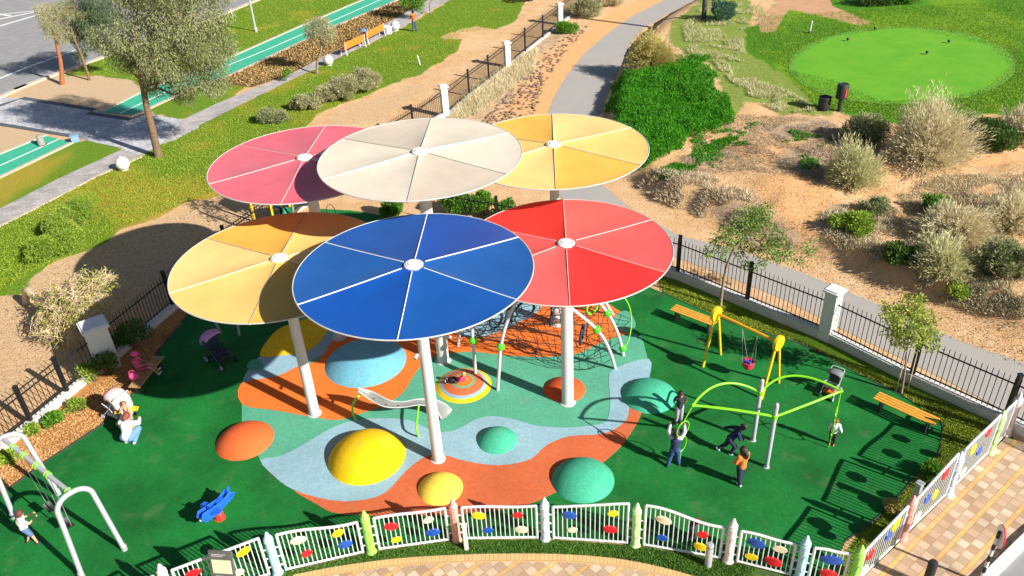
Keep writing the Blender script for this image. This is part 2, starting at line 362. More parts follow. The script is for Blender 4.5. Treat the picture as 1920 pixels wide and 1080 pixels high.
def groundmat():
    m = bpy.data.materials.new('ground'); m.use_nodes = True; n = m.node_tree.nodes; L = m.node_tree.links
    b = n['Principled BSDF']; b.inputs['Roughness'].default_value = .95; b.inputs['Specular IOR Level'].default_value = .15
    pos = n.new('ShaderNodeNewGeometry').outputs['Position']
    def noise(s, d=6, lo=.35, hi=.65, rough=.65):
        z = n.new('ShaderNodeTexNoise'); z.inputs['Scale'].default_value = s; z.inputs['Detail'].default_value = d; z.inputs['Roughness'].default_value = rough; L.new(pos, z.inputs['Vector'])
        r = n.new('ShaderNodeMapRange'); r.inputs[1].default_value = lo; r.inputs[2].default_value = hi; L.new(z.outputs['Fac'], r.inputs[0]); return r.outputs[0]
    def mix(f, a, bb):
        x = n.new('ShaderNodeMix'); x.data_type = 'RGBA'
        for k, v in (('Factor', f), ('A', a), ('B', bb)):
            if isinstance(v, tuple): x.inputs[k].default_value = (*v, 1)
            elif isinstance(v, float): x.inputs[k].default_value = v
            else: L.new(v, x.inputs[k])
        return x.outputs['Result']
    dots = noise(34, 3, .62, .70, .6); fine = noise(6, 8); mid = noise(1.4, 6); speck = noise(22, 4, .3, .7, .8); big = noise(.35, 5)
    def att(nm):
        a = n.new('ShaderNodeAttribute'); a.attribute_name = nm
        s_ = n.new('ShaderNodeSeparateColor'); L.new(a.outputs['Color'], s_.inputs[0])
        outs = []
        for k in range(3):                                   # break the edge with fine noise
            ad = n.new('ShaderNodeMath'); ad.operation = 'MULTIPLY_ADD'; L.new(fine, ad.inputs[0]); ad.inputs[1].default_value = .5; ad.inputs[2].default_value = -.25
            sm = n.new('ShaderNodeMath'); sm.operation = 'ADD'; L.new(ad.outputs[0], sm.inputs[0]); L.new(s_.outputs[k], sm.inputs[1])
            r = n.new('ShaderNodeMapRange'); r.interpolation_type = 'SMOOTHSTEP'; r.inputs[1].default_value = .35; r.inputs[2].default_value = .65; L.new(sm.outputs[0], r.inputs[0]); outs.append(r.outputs[0])
        return outs, [s_.outputs[k] for k in range(3)]
    (g, f_, sg), _ = att('m1'); (dg, lt, rs), _ = att('m2'); (mu, br, cl), _ = att('m3'); _, (yl, fl, bs) = att('m4')
    sand = mix(mid, (.64, .415, .22), (.52, .31, .15)); sand = mix(speck, sand, mix(big, (.74, .52, .31), (.64, .37, .17))); sand = mix(dots, sand, (.20, .125, .07))
    red = mix(mid, (.70, .36, .13), (.60, .30, .11)); red = mix(speck, red, (.74, .45, .23)); red = mix(dots, red, (.33, .17, .07))
    lit = mix(speck, (.52, .38, .26), (.15, .10, .06)); lit = mix(mid, lit, (.62, .43, .26))
    brn = mix(fine, (.50, .325, .175), (.66, .46, .27)); brn = mix(dots, brn, (.16, .095, .05))
    grs = mix(fine, (.13, .25, .012), (.26, .37, .025)); grs = mix(speck, grs, (.06, .14, .01))
    yg = mix(fine, (.58, .42, .05), (.40, .34, .035)); yg = mix(speck, yg, (.27, .18, .03))
    fw = mix(fl, (.055, .21, .008), (.20, .36, .015)); fw = mix(fine, fw, (.08, .19, .012))
    sgc = mix(fine, (.20, .32, .03), (.44, .44, .12)); sgc = mix(speck, sgc, (.10, .15, .03))
    dgc = mix(fine, (.20, .12, .045), (.36, .22, .085)); dgc = mix(speck, dgc, (.10, .062, .03))
    mul = mix(fine, (.52, .24, .07), (.68, .36, .13)); mul = mix(speck, mul, (.32, .14, .05))
    bsd = mix(fine, (.52, .37, .22), (.42, .27, .15)); bsd = mix(speck, bsd, (.60, .45, .30))
    c = mix(rs, sand, red); c = mix(br, c, brn); c = mix(bs, c, bsd); c = mix(lt, c, lit); c = mix(sg, c, sgc); c = mix(f_, c, fw); c = mix(cl, c, mix(mid, (.56, .33, .19), (.48, .27, .15)))
    gg = mix(yl, grs, yg); c = mix(g, c, gg); c = mix(dg, c, dgc); c = mix(mu, c, mul)
    L.new(c, b.inputs['Base Color'])
    z = n.new('ShaderNodeTexNoise'); z.inputs['Scale'].default_value = 9; z.inputs['Detail'].default_value = 6; z.inputs['Roughness'].default_value = .75; L.new(pos, z.inputs['Vector'])
    bp = n.new('ShaderNodeBump'); bp.inputs['Strength'].default_value = .9; bp.inputs['Distance'].default_value = .06; L.new(z.outputs['Fac'], bp.inputs['Height']); L.new(bp.outputs[0], b.inputs['Normal'])
    return m
ground = npmesh('ground', V, F_, groundmat()); me = ground.data
me.polygons.foreach_set('use_smooth', np.ones(len(me.polygons), bool))
z0 = np.zeros(len(gx))
for nm, (a, b_, c_) in {'m1': (green, fair, scrubgreen), 'm2': (dug, np.maximum(litter*sstep(.30, .62, fbm(gx*.55, gy*.55, 91))*.95, rub*.8), redsand), 'm3': (mulch, brown, claypath), 'm4': (yellow, fairlight, np.maximum(barksand, barksand2))}.items():
    at_ = me.attributes.new(nm, 'FLOAT_COLOR', 'POINT'); at_.data.foreach_set('color', np.stack([a, b_, c_, z0+1], 1).astype(np.float32).ravel())
ground['kind'] = 'structure'

# ------------------------------------------------------------------ roads, tracks, paths
asphalt = mat('asphalt', (.27, .265, .265), .9, .16, 1.2, .3, 40, world=True)
cartgrey = mat('cart_path_asphalt', (.30, .285, .275), .9, .14, .8, .25, 30, world=True, c2=(.36, .33, .29))
kerbm = mat('kerb_concrete', (.50, .42, .34), .9, .15, 3, .2, 30, world=True)
whitep = mat('road_paint', (.78, .78, .76), .7, .12, 5, world=True)
track = mat('cycle_track_green', (.015, .34, .19), .8, .16, 2.5, .15, 60, world=True, c2=(.06, .38, .26))
pavegrey = None
def pavemat(name, ux, cell, cols, stripe=None, mort=(.25, .2, .15), mw=.03, row=0):
    m = bpy.data.materials.new(name); m.use_nodes = True; n = m.node_tree.nodes; L = m.node_tree.links
    b = n['Principled BSDF']; b.inputs['Roughness'].default_value = .85; b.inputs['Specular IOR Level'].default_value = .3
    pos = n.new('ShaderNodeNewGeometry').outputs['Position']
    mp = n.new('ShaderNodeMapping'); mp.vector_type = 'TEXTURE'; mp.inputs['Rotation'].default_value = (0, 0, R(ux)); L.new(pos, mp.inputs[0])
    sx = n.new('ShaderNodeSeparateXYZ'); L.new(mp.outputs[0], sx.inputs[0])
    def M2(op, a, b_=None):
        x = n.new('ShaderNodeMath'); x.operation = op
        for i, v in enumerate((a, b_)):
            if v is None: continue
            if isinstance(v, (int, float)): x.inputs[i].default_value = v
            else: L.new(v, x.inputs[i])
        return x.outputs[0]
    u = M2('DIVIDE', sx.outputs[0], cell[0]); v = M2('DIVIDE', sx.outputs[1], cell[1]); fv = M2('FLOOR', v)
    if row: u = M2('ADD', u, M2('MULTIPLY', M2('MODULO', fv, 2), row))
    fu = M2('FLOOR', u)
    cb = n.new('ShaderNodeCombineXYZ'); L.new(fu, cb.inputs[0]); L.new(fv, cb.inputs[1])
    wn = n.new('ShaderNodeTexWhiteNoise'); wn.noise_dimensions = '3D'; L.new(cb.outputs[0], wn.inputs[0])
    rp = n.new('ShaderNodeValToRGB'); rp.color_ramp.interpolation = 'CONSTANT'; e = rp.color_ramp.elements
    for i, c in enumerate(cols):
        q = e[i] if i < 2 else e.new(i/len(cols)); q.position = i/len(cols); q.color = (*c, 1)
    L.new(wn.outputs[0], rp.inputs[0]); colr = rp.outputs[0]
    def mix(f, a, bb):
        x = n.new('ShaderNodeMix'); x.data_type = 'RGBA'; L.new(f, x.inputs['Factor'])
        for k, q in (('A', a), ('B', bb)):
            if isinstance(q, tuple): x.inputs[k].default_value = (*q, 1)
            else: L.new(q, x.inputs[k])
        return x.outputs['Result']
    if stripe:                                   # every third course is a run of yellow blocks, the rest chequered
        bk = M2('FLOOR', M2('DIVIDE', M2('ADD', M2('MODULO', M2('ADD', fv, 4000), 5), 1), 2)); fv2 = M2('ADD', bk, M2('MULTIPLY', M2('FLOOR', M2('DIVIDE', fv, 5)), 3)); L.new(fv2, cb.inputs[1]); L.new(M2('FLOOR', u), cb.inputs[0])
        par = M2('GREATER_THAN', M2('MODULO', M2('ABSOLUTE', M2('ADD', fu, fv2)), 2), .5)
        colr = mix(M2('MULTIPLY', par, .55), colr, stripe[1])
        st = M2('LESS_THAN', bk, .5); wn2 = M2('MULTIPLY', wn.outputs[0], .5)
        colr = mix(st, colr, mix(wn2, stripe[0], tuple(c*1.25 for c in stripe[0])))
    def edge(t, c):
        fr = M2('FRACT', t); return M2('LESS_THAN', M2('MINIMUM', fr, M2('SUBTRACT', 1, fr)), mw/c)
    vv = edge(v, cell[1]*2)
    if stripe: vv = M2('MULTIPLY', vv, M2('SUBTRACT', 1, M2('MULTIPLY', M2('GREATER_THAN', bk, .5), M2('LESS_THAN', M2('ABSOLUTE', M2('SUBTRACT', M2('FRACT', M2('DIVIDE', M2('ADD', M2('MODULO', M2('ADD', v, 4000), 5), 1), 2)), .5)), .25))))
    mo = M2('MAXIMUM', edge(u, cell[0]*2), vv)
    colr = mix(M2('MULTIPLY', mo, .75), colr, mort)
    z = n.new('ShaderNodeTexNoise'); z.inputs['Scale'].default_value = 1.1; z.inputs['Detail'].default_value = 7; L.new(pos, z.inputs[0])
    r = n.new('ShaderNodeMapRange'); r.inputs[1].default_value = .3; r.inputs[2].default_value = .7; r.inputs[3].default_value = .82; r.inputs[4].default_value = 1.14; L.new(z.outputs[0], r.inputs[0])
    vm = n.new('ShaderNodeVectorMath'); vm.operation = 'SCALE'; L.new(colr, vm.inputs[0]); L.new(r.outputs[0], vm.inputs['Scale']); L.new(vm.outputs[0], b.inputs['Base Color'])
    bp = n.new('ShaderNodeBump'); bp.inputs['Strength'].default_value = .5; bp.inputs['Distance'].default_value = .008; bp.invert = True; L.new(mo, bp.inputs['Height']); L.new(bp.outputs[0], b.inputs['Normal'])
    return m
greypav = pavemat('grey_paving', 28, (.4, .2), [(.40, .37, .36), (.34, .31, .31), (.44, .40, .38)], mort=(.26, .23, .22), mw=.02, row=.5)
bluepav = pavemat('plaza_paving', 28, (.3, .3), [(.46, .46, .49), (.52, .50, .52), (.40, .41, .44)], mort=(.25, .25, .27), mw=.02)
darkpav = mat('dark_paving_band', (.085, .09, .11), .85, .2, 4, world=True)
brick = pavemat('plaza_block_paving', 37.5, (.24, .115), [(.58, .42, .29), (.50, .34, .22), (.64, .48, .34), (.56, .42, .30)], stripe=((.62, .37, .14), (.34, .22, .13)), mort=(.33, .21, .12), mw=.018)

sheet('road', [(-700, 480), (0, 180), (28, 167), (92, 143), (200, 104), (408, 29), (480, 0), (640, -70), (640, -260), (-700, -260)], .003, asphalt)
strip('road_kerb', [(-600, 445), (0, 183), (28, 170), (92, 145), (200, 106), (408, 31), (480, 2), (640, -62)], .35, .10, kerbm, z0=-.02, smooth=3)
strip('road_edge_line', [(-300, 275), (0, 147), (108, 106), (205, 71), (420, -5), (600, -70)], .22, .008, whitep, smooth=3)
for a, b_, wd in (((-60, 48), (78, 20), .3), ((-60, 66), (75, 27), .3), ((-30, 22), (20, 30), .25), ((-30, 40), (0, 39), .25), ((-40, 32), (76, 19), .2)):
    strip('road_hatching', [a, b_], wd, .0085+.0005*wd, whitep, smooth=0)
sheet('plaza', [(-300, 180), (0, 182), (42, 184), (178, 206), (192, 212), (255, 222), (275, 213), (345, 225), (375, 238), (330, 262), (302, 271), (267, 293), (226, 277), (178, 267), (139, 257), (67, 245), (0, 233), (-300, 225)], .004, bluepav)
strip('plaza_band', [(-40, 210), (0, 198), (42, 184), (178, 206), (165, 212), (245, 224), (268, 214)], .42, .0085, darkpav, smooth=0)
strip('plaza_band', [(-80, 222), (0, 233), (67, 244), (139, 256)], .35, .0085, darkpav, smooth=0)
sheet('footpath', [(345, 223), (400, 197), (480, 164), (539, 142), (658, 80), (719, 47), (803, 0), (900, -50), (960, -50), (844, 0), (789, 29), (744, 58), (630, 111), (569, 139), (483, 180), (400, 222), (361, 242), (302, 271)], .008, greypav)
sheet('footpath', [(231, 279), (267, 293), (184, 329), (71, 388), (0, 424), (-300, 570), (-300, 525), (0, 391), (110, 335)], .008, greypav)
for nm, poly, cl in (('cycle_track', [(192, 211), (275, 169), (353, 139), (425, 112), (567, 49), (683, 0), (780, -45), (850, -45), (742, 0), (622, 50), (578, 71), (480, 119), (433, 139), (344, 172), (278, 203), (253, 216)], [(225, 213), (313, 172), (390, 138), (502, 93), (575, 61), (713, 0), (810, -45)]),
                     ('cycle_track', [(86, 255), (136, 267), (0, 332), (-300, 470), (-300, 410), (0, 290)], [(111, 261), (0, 311), (-300, 440)])):
    sheet(nm, poly, .012, track)
    strip('track_centre_line', cl, .12, .017, whitep, smooth=0)
strip('track_edge', [(192, 210), (275, 168), (353, 138), (425, 111), (567, 48), (683, -1), (780, -46)], .2, .06, kerbm, z0=-.02, smooth=0)
strip('track_edge', [(255, 217), (278, 205), (344, 174), (433, 141), (578, 73), (622, 52), (742, 2), (850, -43)], .2, .06, kerbm, z0=-.02, smooth=0)
strip('track_edge', [(86, 254), (0, 289), (-300, 409)], .2, .06, kerbm, z0=-.02, smooth=0)
strip('track_edge', [(136, 268), (0, 333), (-300, 471)], .2, .06, kerbm, z0=-.02, smooth=0)
strip('footpath_kerb', [(267, 294), (184, 330), (71, 389), (0, 425), (-300, 571)], .12, .05, kerbm, z0=-.02, smooth=0)
# golf cart path
sheet('cart_path', [(1304, 0), (1249, 28), (1205, 55), (1180, 85), (1165, 119), (1142, 165), (1122, 217), (1112, 260), (1112, 310), (1128, 345), (1177, 387), (1271, 441), (1326, 455), (1396, 473), (1507, 513), (1681, 585), (1797, 639), (1920, 681), (2200, 800), (2200, 930), (1920, 790), (1760, 706), (1600, 628), (1480, 566), (1380, 525), (1260, 480), (1150, 430), (1060, 380), (1030, 340), (1015, 290), (1020, 240), (1027, 214), (1040, 180), (1065, 139), (1099, 97), (1138, 64), (1190, 28), (1246, 0), (1400, -60), (1460, -60)], .006, cartgrey)
# golf green draped on the rise
gc = GT(1691, 122); greenm = mat('putting_green', (.070, .27, .002), .9, .25, .8, .2, 50, world=True, c2=(.13, .34, .004))
E1 = []
for i in range(72):
    a = 2*pi*i/72; p = GTv([1691+201*math.cos(a)], [123+68*math.sin(a)])[0]; E1.append(p)
E1 = np.array(E1); c0 = E1.mean(0); vs = []; fs = []
for k, t in enumerate((1, .93, .75, .5, .25, .02)):
    for p in E1:
        q = c0+(p-c0)*t; z = float(hgt(q[0], q[1])); vs.append((q[0], q[1], 0))
vs = np.array(vs); vs[:, 2] = hgt(vs[:, 0], vs[:, 1])+.03
fs = [(k*72+i, k*72+(i+1) % 72, (k+1)*72+(i+1) % 72, (k+1)*72+i) for k in range(5) for i in range(72)]+[tuple(5*72+i for i in range(72))]
mbg = MB(); mbg.v = [tuple(v) for v in vs]; mbg.f = fs
gr = obj('putting_green', mbg, greenm); gr['kind'] = 'structure'
col_ = MB(); vs = []
for t in (1.0, 1.06):
    for p in E1:
        q = c0+(p-c0)*t; vs.append((q[0], q[1], float(hgt(q[0], q[1]))+(.028 if t == 1 else .012)))
col_.v = vs; col_.f = [(72+i, 72+(i+1) % 72, (i+1) % 72, i) for i in range(72)]
col_ = obj('green_collar', col_, mat('collar_grass', (.07, .24, .012), .95, .3, 2.5, world=True, c2=(.12, .30, .02))); col_['kind'] = 'structure'
ru = MB(); pts = [Vector(p)+Vector((0, 0, .05)) for p in (c0+(E1-c0)*1.015)]
for p in pts: p.z = float(hgt(p.x, p.y))-.01
ru.tube(pts, .03, 6, True); o = obj('green_fringe', ru, mat('fringe_grass', (.10, .26, .015), .95, .2, 3, world=True)); o['kind'] = 'structure'

# ------------------------------------------------------------------ play area floor
RB = {'green': (.006, .135, .022), 'orange': (.76, .165, .025), 'terra': (.54, .125, .045), 'blue': (.25, .41, .48), 'teal': (.085, .345, .22), 'yellow': (.80, .53, .01), 'dome_blue': (.13, .38, .50), 'dome_orange': (.72, .125, .03), 'dome_yellow': (.80, .50, .004), 'pale_yellow': (.80, .57, .07), 'dome_teal': (.05, .37, .225), 'red': (.62, .09, .02)}
for k, v in RB.items(): RB[k] = rubber('rubber_'+k, v, .12 if k not in ('green',) else .34)
sheet('rubber_floor', [(-260, 1060), (0, 929), (89, 864), (190, 798), (245, 745), (300, 655), (345, 600), (430, 505), (520, 420), (600, 392), (660, 395), (720, 405), (850, 425), (950, 452), (1100, 490), (1240, 548), (1375, 607), (1500, 645), (1590, 692), (1680, 737), (1745, 775), (1768, 803), (1760, 850), (1720, 890), (1690, 925), (1640, 975), (1585, 1015), (1575, 1040), (1560, 1085), (1497, 1080), (1365, 1050), (1191, 1021), (1023, 1010), (857, 1011), (697, 1034), (522, 1076), (335, 1140), (100, 1260), (-260, 1400)], .012, RB['green'])
strip('rubber_edge', [(0, 929), (89, 864), (190, 798), (245, 745), (300, 655), (345, 600), (430, 505)], .06, .03, mat('edge_strip', (.05, .05, .045), .8), z0=0, smooth=0)
strip('rubber_edge', [(1240, 548), (1375, 607), (1500, 645), (1590, 692), (1680, 737), (1745, 775), (1768, 803), (1760, 850), (1720, 890), (1690, 925), (1640, 975), (1585, 1015)], .035, .03, mat('edge_strip', (.05, .05, .045), .8), z0=0, smooth=3)
def zz(pts, ox=380, oy=620, s=2.2326): return [(ox+x/s, oy+y/s) for x, y in pts]
sheet('rubber_patch', zz([(165, 340), (165, 230), (190, 170), (240, 110), (300, 40), (420, -60), (700, -110), (1100, -140), (1500, -120), (1800, 5), (1850, 70), (1868, 180), (1850, 260), (1790, 300), (1838, 345), (1765, 470), (1680, 552), (1560, 640), (1470, 682), (1385, 722), (1250, 752), (1000, 775), (600, 772), (480, 730), (380, 668), (300, 612), (240, 545), (225, 480), (170, 400)]), .016, RB['teal'], smooth=3)
sheet('rubber_patch', zz([(380, 667), (520, 708), (640, 714), (760, 682), (850, 590), (930, 530), (1010, 522), (1100, 547), (1240, 565), (1370, 540), (1440, 480), (1540, 442), (1680, 432), (1770, 378), (1786, 305), (1838, 345), (1765, 470), (1680, 552), (1560, 640), (1470, 682), (1385, 722), (1250, 752), (1000, 775), (600, 772), (480, 730)]), .020, RB['terra'], smooth=3)
sheet('rubber_patch', zz([(243, 545), (330, 525), (420, 480), (560, 400), (700, 370), (860, 376), (940, 412), (1000, 426), (1060, 418), (1130, 380), (1200, 360), (1290, 370), (1400, 400), (1520, 408), (1620, 400), (1690, 380), (1706, 300), (1700, 200), (1730, 158), (1868, 120), (1870, 200), (1855, 260), (1792, 300), (1772, 378), (1680, 433), (1540, 443), (1440, 481), (1370, 541), (1240, 566), (1100, 548), (1010, 523), (930, 531), (850, 591), (760, 683), (640, 715), (520, 709), (380, 668), (300, 612)]), .024, RB['blue'], smooth=3)
sheet('rubber_patch', zz([(190, 168), (240, 108), (300, 95), (430, 90), (520, 0), (700, -60), (900, -60), (600, 60), (470, 120), (400, 151), (310, 195), (175, 220)]), .020, RB['blue'], smooth=3)
sheet('rubber_patch', zz([(165, 310), (163, 222), (310, 193), (400, 150), (490, 122), (560, 20), (640, -30), (860, -60), (1040, -60), (1230, -20), (1460, -120), (1700, -110), (1800, 0), (1740, 25), (1640, 65), (1560, 100), (1430, 112), (1250, 104), (1130, 90), (1020, 100), (940, 125), (880, 195), (840, 260), (760, 315), (690, 340), (620, 362), (560, 376), (450, 362), (300, 335)]), .024, RB['orange'], smooth=3)
sheet('rubber_patch', zz([(1150, 30), (1210, 18), (1300, -20), (1420, -100), (1300, -160), (1100, -120), (1050, -30), (1080, 20)]), .028, RB['blue'], smooth=3)
sheet('rubber_patch', zz([(240, 106), (330, 106), (430, 92), (500, 40), (520, -10), (470, -50), (380, -30), (300, 10)]), .028, RB['yellow'], smooth=4)
sheet('rubber_patch', zz([(185, 150), (205, 125), (235, 122), (252, 140), (248, 165), (220, 170), (195, 165)]), .028, RB['teal'], smooth=4)
sheet('rubber_patch', [(1187, 596), (1192, 612), (1180, 625), (1160, 618), (1150, 600), (1165, 585), (1180, 586)], .028, RB['teal'], smooth=4)
def dome(l, r, t, b, hf, m, label, ringm=None):
    y = (t+b)/2; A = P(l, y); B = P(r, y); c = P((l+r)/2, y); c = (P((l+r)/2, t)+P((l+r)/2, b))/2; c.z = 0
    rad = ((A-B).length+(P((l+r)/2, t)-P((l+r)/2, b)).length)/4; h = hf*rad; rs = (rad*rad+h*h)/(2*h)
    amax = math.asin(min(1, rad/rs)); prof = []
    for i in range(15):
        a = amax*(1-i/14); prof.append((rs*math.sin(a), .014+rs*math.cos(a)-(rs-h)))
    prof = [(rad*1.012, .0)]+prof
    mb = MB().lathe(prof[:-1]+[(.001, h+.014)], (0, 0, 0), 56)
    o = obj('play_mound', mb, m); o.location = c; return tag(o, label, 'play mound', 'rubber play mounds'), c, rad, rs, h
dome(406, 513, 792, 862, .46, RB['dome_orange'], 'orange rubber mound at the left edge of the patterned floor, alone on the green')
dome(609, 763, 636, 727, .38, RB['dome_blue'], 'wide light blue rubber mound half in shade under the blue canopy')
dome(617, 759, 808, 912, .58, RB['dome_yellow'], 'big bright yellow rubber mound ringed by the light blue wave')
dome(783, 869, 886, 949, .5, RB['pale_yellow'], 'small pale yellow rubber mound on the terracotta floor by the crayon fence')
dome(894, 971, 801, 853, .5, RB['dome_teal'], 'small teal rubber mound in the light blue wave of the floor')
dome(1036, 1150, 857, 946, .5, RB['dome_teal'], 'large teal rubber mound between the terracotta floor and the crayon fence')
dome(1020, 1097, 706, 757, .42, RB['red'], 'small red rubber mound behind the pole of the red canopy')
dome(1165, 1268, 709, 777, .42, RB['dome_teal'], 'teal rubber mound beside the boy in dark shirt, crossed by shadows of the green frame')
# concentric mound: thing with ring parts
c = (P(869.5, 690)+P(869.5, 758))/2; c.z = 0; rad = .85
t = thing('target_mound', 'low round mound with yellow, blue, red and orange rings, the toddler in pink on it', 'play mound', c)
rsz = (rad**2+.22**2)/(2*.22)
def capz(r): return .016+math.sqrt(rsz**2-r*r)-(rsz-.22)
for nm, r0, r1, m in (('outer_ring', .72, .85, 'dome_yellow'), ('blue_ring', .62, .72, 'blue'), ('red_ring', .36, .62, 'terra'), ('teal_ring', .29, .36, 'dome_teal'), ('centre_disc', 0, .29, 'orange')):
    prof = [(r1-(r1-r0)*i/4, capz(r1-(r1-r0)*i/4)) for i in range(5)]
    mb = MB(); vs = []; fs = []; n = 48
    for r_, z_ in prof:
        for j in range(n): vs.append((max(r_, .002)*math.cos(2*pi*j/n), max(r_, .002)*math.sin(2*pi*j/n), z_))
    for i in range(4):
        for j in range(n): fs.append((i*n+j, i*n+(j+1) % n, (i+1)*n+(j+1) % n, (i+1)*n+j))
    mb.add(vs, fs); obj(nm, mb, RB[m], t)

# ------------------------------------------------------------------ front plaza and lawn strip
SEAM = [(480, 1130), (550, 1080), (600, 1070), (660, 1060), (760, 1048), (900, 1041), (1040, 1041), (1150, 1049), (1240, 1066), (1330, 1092), (1400, 1100)]
sheet('paved_plaza', SEAM+[(1540, 1130), (1605, 1095), (1690, 1014), (1777, 928), (1855, 850), (1886, 820), (1960, 850), (2200, 960), (2200, 1500), (300, 1500)], .010, brick)
sheet('lawn_strip', [(100, 1275), (335, 1145), (522, 1079), (697, 1037), (857, 1014), (1023, 1013), (1191, 1024), (1365, 1053), (1500, 1085), (1560, 1092), (1540, 1132), (1400, 1101), (1330, 1093), (1240, 1067), (1150, 1050), (1040, 1042), (900, 1042), (760, 1049), (660, 1061), (600, 1071), (550, 1081), (480, 1131), (300, 1300)], .014, mat('strip_soil', (.06, .12, .02), .95, .5, 9, .5, 60, world=True))
bord = bpy.data.materials.new('border_blocks'); bord.use_nodes = True; n = bord.node_tree.nodes; L = bord.node_tree.links
tc = n.new('ShaderNodeTexCoord'); mp = n.new('ShaderNodeMapping'); bt = n.new('ShaderNodeTexBrick'); L.new(tc.outputs['UV'], mp.inputs[0]); L.new(mp.outputs[0], bt.inputs['Vector'])
bt.inputs['Color1'].default_value = (.66, .42, .17, 1); bt.inputs['Color2'].default_value = (.56, .36, .16, 1); bt.inputs['Mortar'].default_value = (.30, .19, .08, 1)
bt.inputs['Scale'].default_value = 1; bt.inputs['Brick Width'].default_value = .1; bt.inputs['Row Height'].default_value = .2; bt.inputs['Mortar Size'].default_value = .006; bt.offset = .5
L.new(bt.outputs[0], n['Principled BSDF'].inputs['Base Color']); n['Principled BSDF'].inputs['Roughness'].default_value = .85
strip('border_course', [(x, y+6) for x, y in SEAM[1:-1]], .24, .016, bord, smooth=4, uv=True)
# street edge at the bottom right corner
sheet('street', [(1858, 1085), (1925, 1018), (2300, 700), (2300, 1500), (1500, 1500)], .020, asphalt)
strip('street_kerb', [(1700, 1240), (1853, 1083), (1925, 1012), (2300, 690)], .22, .13, mat('painted_kerb', (.74, .72, .70), .6, .1, 4, .1, 40, world=True), z0=0, smooth=0)

# ================================================================== SHADE CANOPIES
polem = mat('pole_white_paint', (.56, .57, .57), .38, .06, 3, coat=.15)
rimm = mat('canopy_rim', (.50, .50, .48), .4, .1, 4)
capm = mat('hub_cap_white', (.82, .82, .80), .4, .05, 4)
def membrane(name, rgb, rough=.55, coat=0.):
    return mat(name, tuple(min(.86, c*1.1) for c in rgb), rough, .11, 1.1, .05, 14, coat=coat, trans=.06)
def canopy(cx, cy, cz, rad, cols, seam, label, cat='shade canopy', rot=0., base_z=0., poler=.14, rough=.55, coat=0., seam_w=.0095, cams=False, extra_pole=None):
    t = thing('shade_canopy', label, cat, (cx, cy, 0), 0, 'round shade canopies on tall poles')
    pm = MB(); pm.lathe([(poler*1.25, 0), (poler*1.22, .02), (poler*1.12, .03), (poler, cz*.9), (poler*.9, cz-.12), (poler*1.3, cz-.08)], (0, 0, 0), 24); obj('pole', pm, polem, t)
    fl = MB(); fl.lathe([(poler*1.5, 0.012), (poler*1.5, .03), (poler*1.15, .04)], (0, 0, 0), 24); obj('base_plate', fl, rimm, t)
    rise = .13; N = 96; sag = .05
    def zr(r, a):                                   # slightly raised hub, panels sag between the seams
        k = (a-rot) % (pi/3)/(pi/3); return cz+rise*(1-r/rad)**1.3-sag*math.sin(pi*k)**.8*math.sin(pi*min(1, r/rad))**.7
    radii = [.12, .3, .6, .9, 1.2, 1.5, 1.8, 2.1, 2.4, 2.62, rad]
    for s6 in range(6):
        mb = MB(); vs = []; fs = []; n = 14
        a0 = rot+s6*pi/3
        for side in (0, 1):
            for r in radii:
                for j in range(n+1):
                    a = a0+(pi/3)*j/n; vs.append((r*math.cos(a), r*math.sin(a), zr(r, a0+(pi/3)*min(max(j/n, .0001), .9999))-side*.02))
        o2 = len(radii)*(n+1)
        for i in range(len(radii)-1):
            for j in range(n):
                q = (i*(n+1)+j, (i+1)*(n+1)+j, (i+1)*(n+1)+j+1, i*(n+1)+j+1); fs.append(q); fs.append(tuple(o2+k for k in q[::-1]))
        e = (len(radii)-1)*(n+1)
        for j in range(n): fs.append((e+j, o2+e+j, o2+e+j+1, e+j+1))
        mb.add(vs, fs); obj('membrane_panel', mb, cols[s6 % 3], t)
    for s6 in range(6):
        a = rot+s6*pi/3; mb = MB(); dx, dy = math.cos(a), math.sin(a)
        mb.tube([(r*dx, r*dy, zr(r, a)+.008) for r in radii[1:]], seam_w, 6); obj('seam', mb, seam[s6 % len(seam)], t)
        st = MB(); st.tube([(.12*dx, .12*dy, cz-.28), (1.3*dx, 1.3*dy, cz-.12), ((rad-.03)*dx, (rad-.03)*dy, cz-.045)], [.045, .038, .026], 8); obj('strut', st, polem, t)
    rm = MB(); rm.tube([((rad+.005)*math.cos(2*pi*i/N), (rad+.005)*math.sin(2*pi*i/N), cz-.008) for i in range(N)], .017, 8, True); obj('rim', rm, rimm, t)
    hc = MB(); hc.lathe([(.225, cz+rise-.03), (.23, cz+rise+.0), (.21, cz+rise+.022), (.13, cz+rise+.03), (.12, cz+rise+.05), (.03, cz+rise+.06), (.001, cz+rise+.06)], (0, 0, 0), 28); hcap = obj('hub_cap', hc, capm, t)
    obj('cap_flange', MB().ring((0, 0, cz+rise+.028), .178, .178, .010, n=28, k=6), rimm, hcap)
    if cams: 
        for dx, dy, z in cams:
            b = MB(); b.tube([(0, 0, z+.03), (dx*.6, dy*.6, z+.03)], .025, 6); br_ = obj('camera_bracket', b, capm, t)
            b = MB(); a = math.atan2(dy, dx); MM = Matrix.Translation((dx, dy, z)) @ Matrix.Rotation(a+.7, 4, 'Z') @ Matrix.Rotation(.35, 4, 'Y')
            b.tube([(-.07, 0, 0), (.06, 0, 0), (.085, 0, 0)], [.035, .04, .045], 10, M=MM); hd = obj('camera_housing', b, capm, t)
            b = MB(); b.ball((.082, 0, 0), (.02, .044, .044), 8, 6, MM); obj('lens', b, mat('lens_black', (.01, .01, .012), .15), hd)
    return t
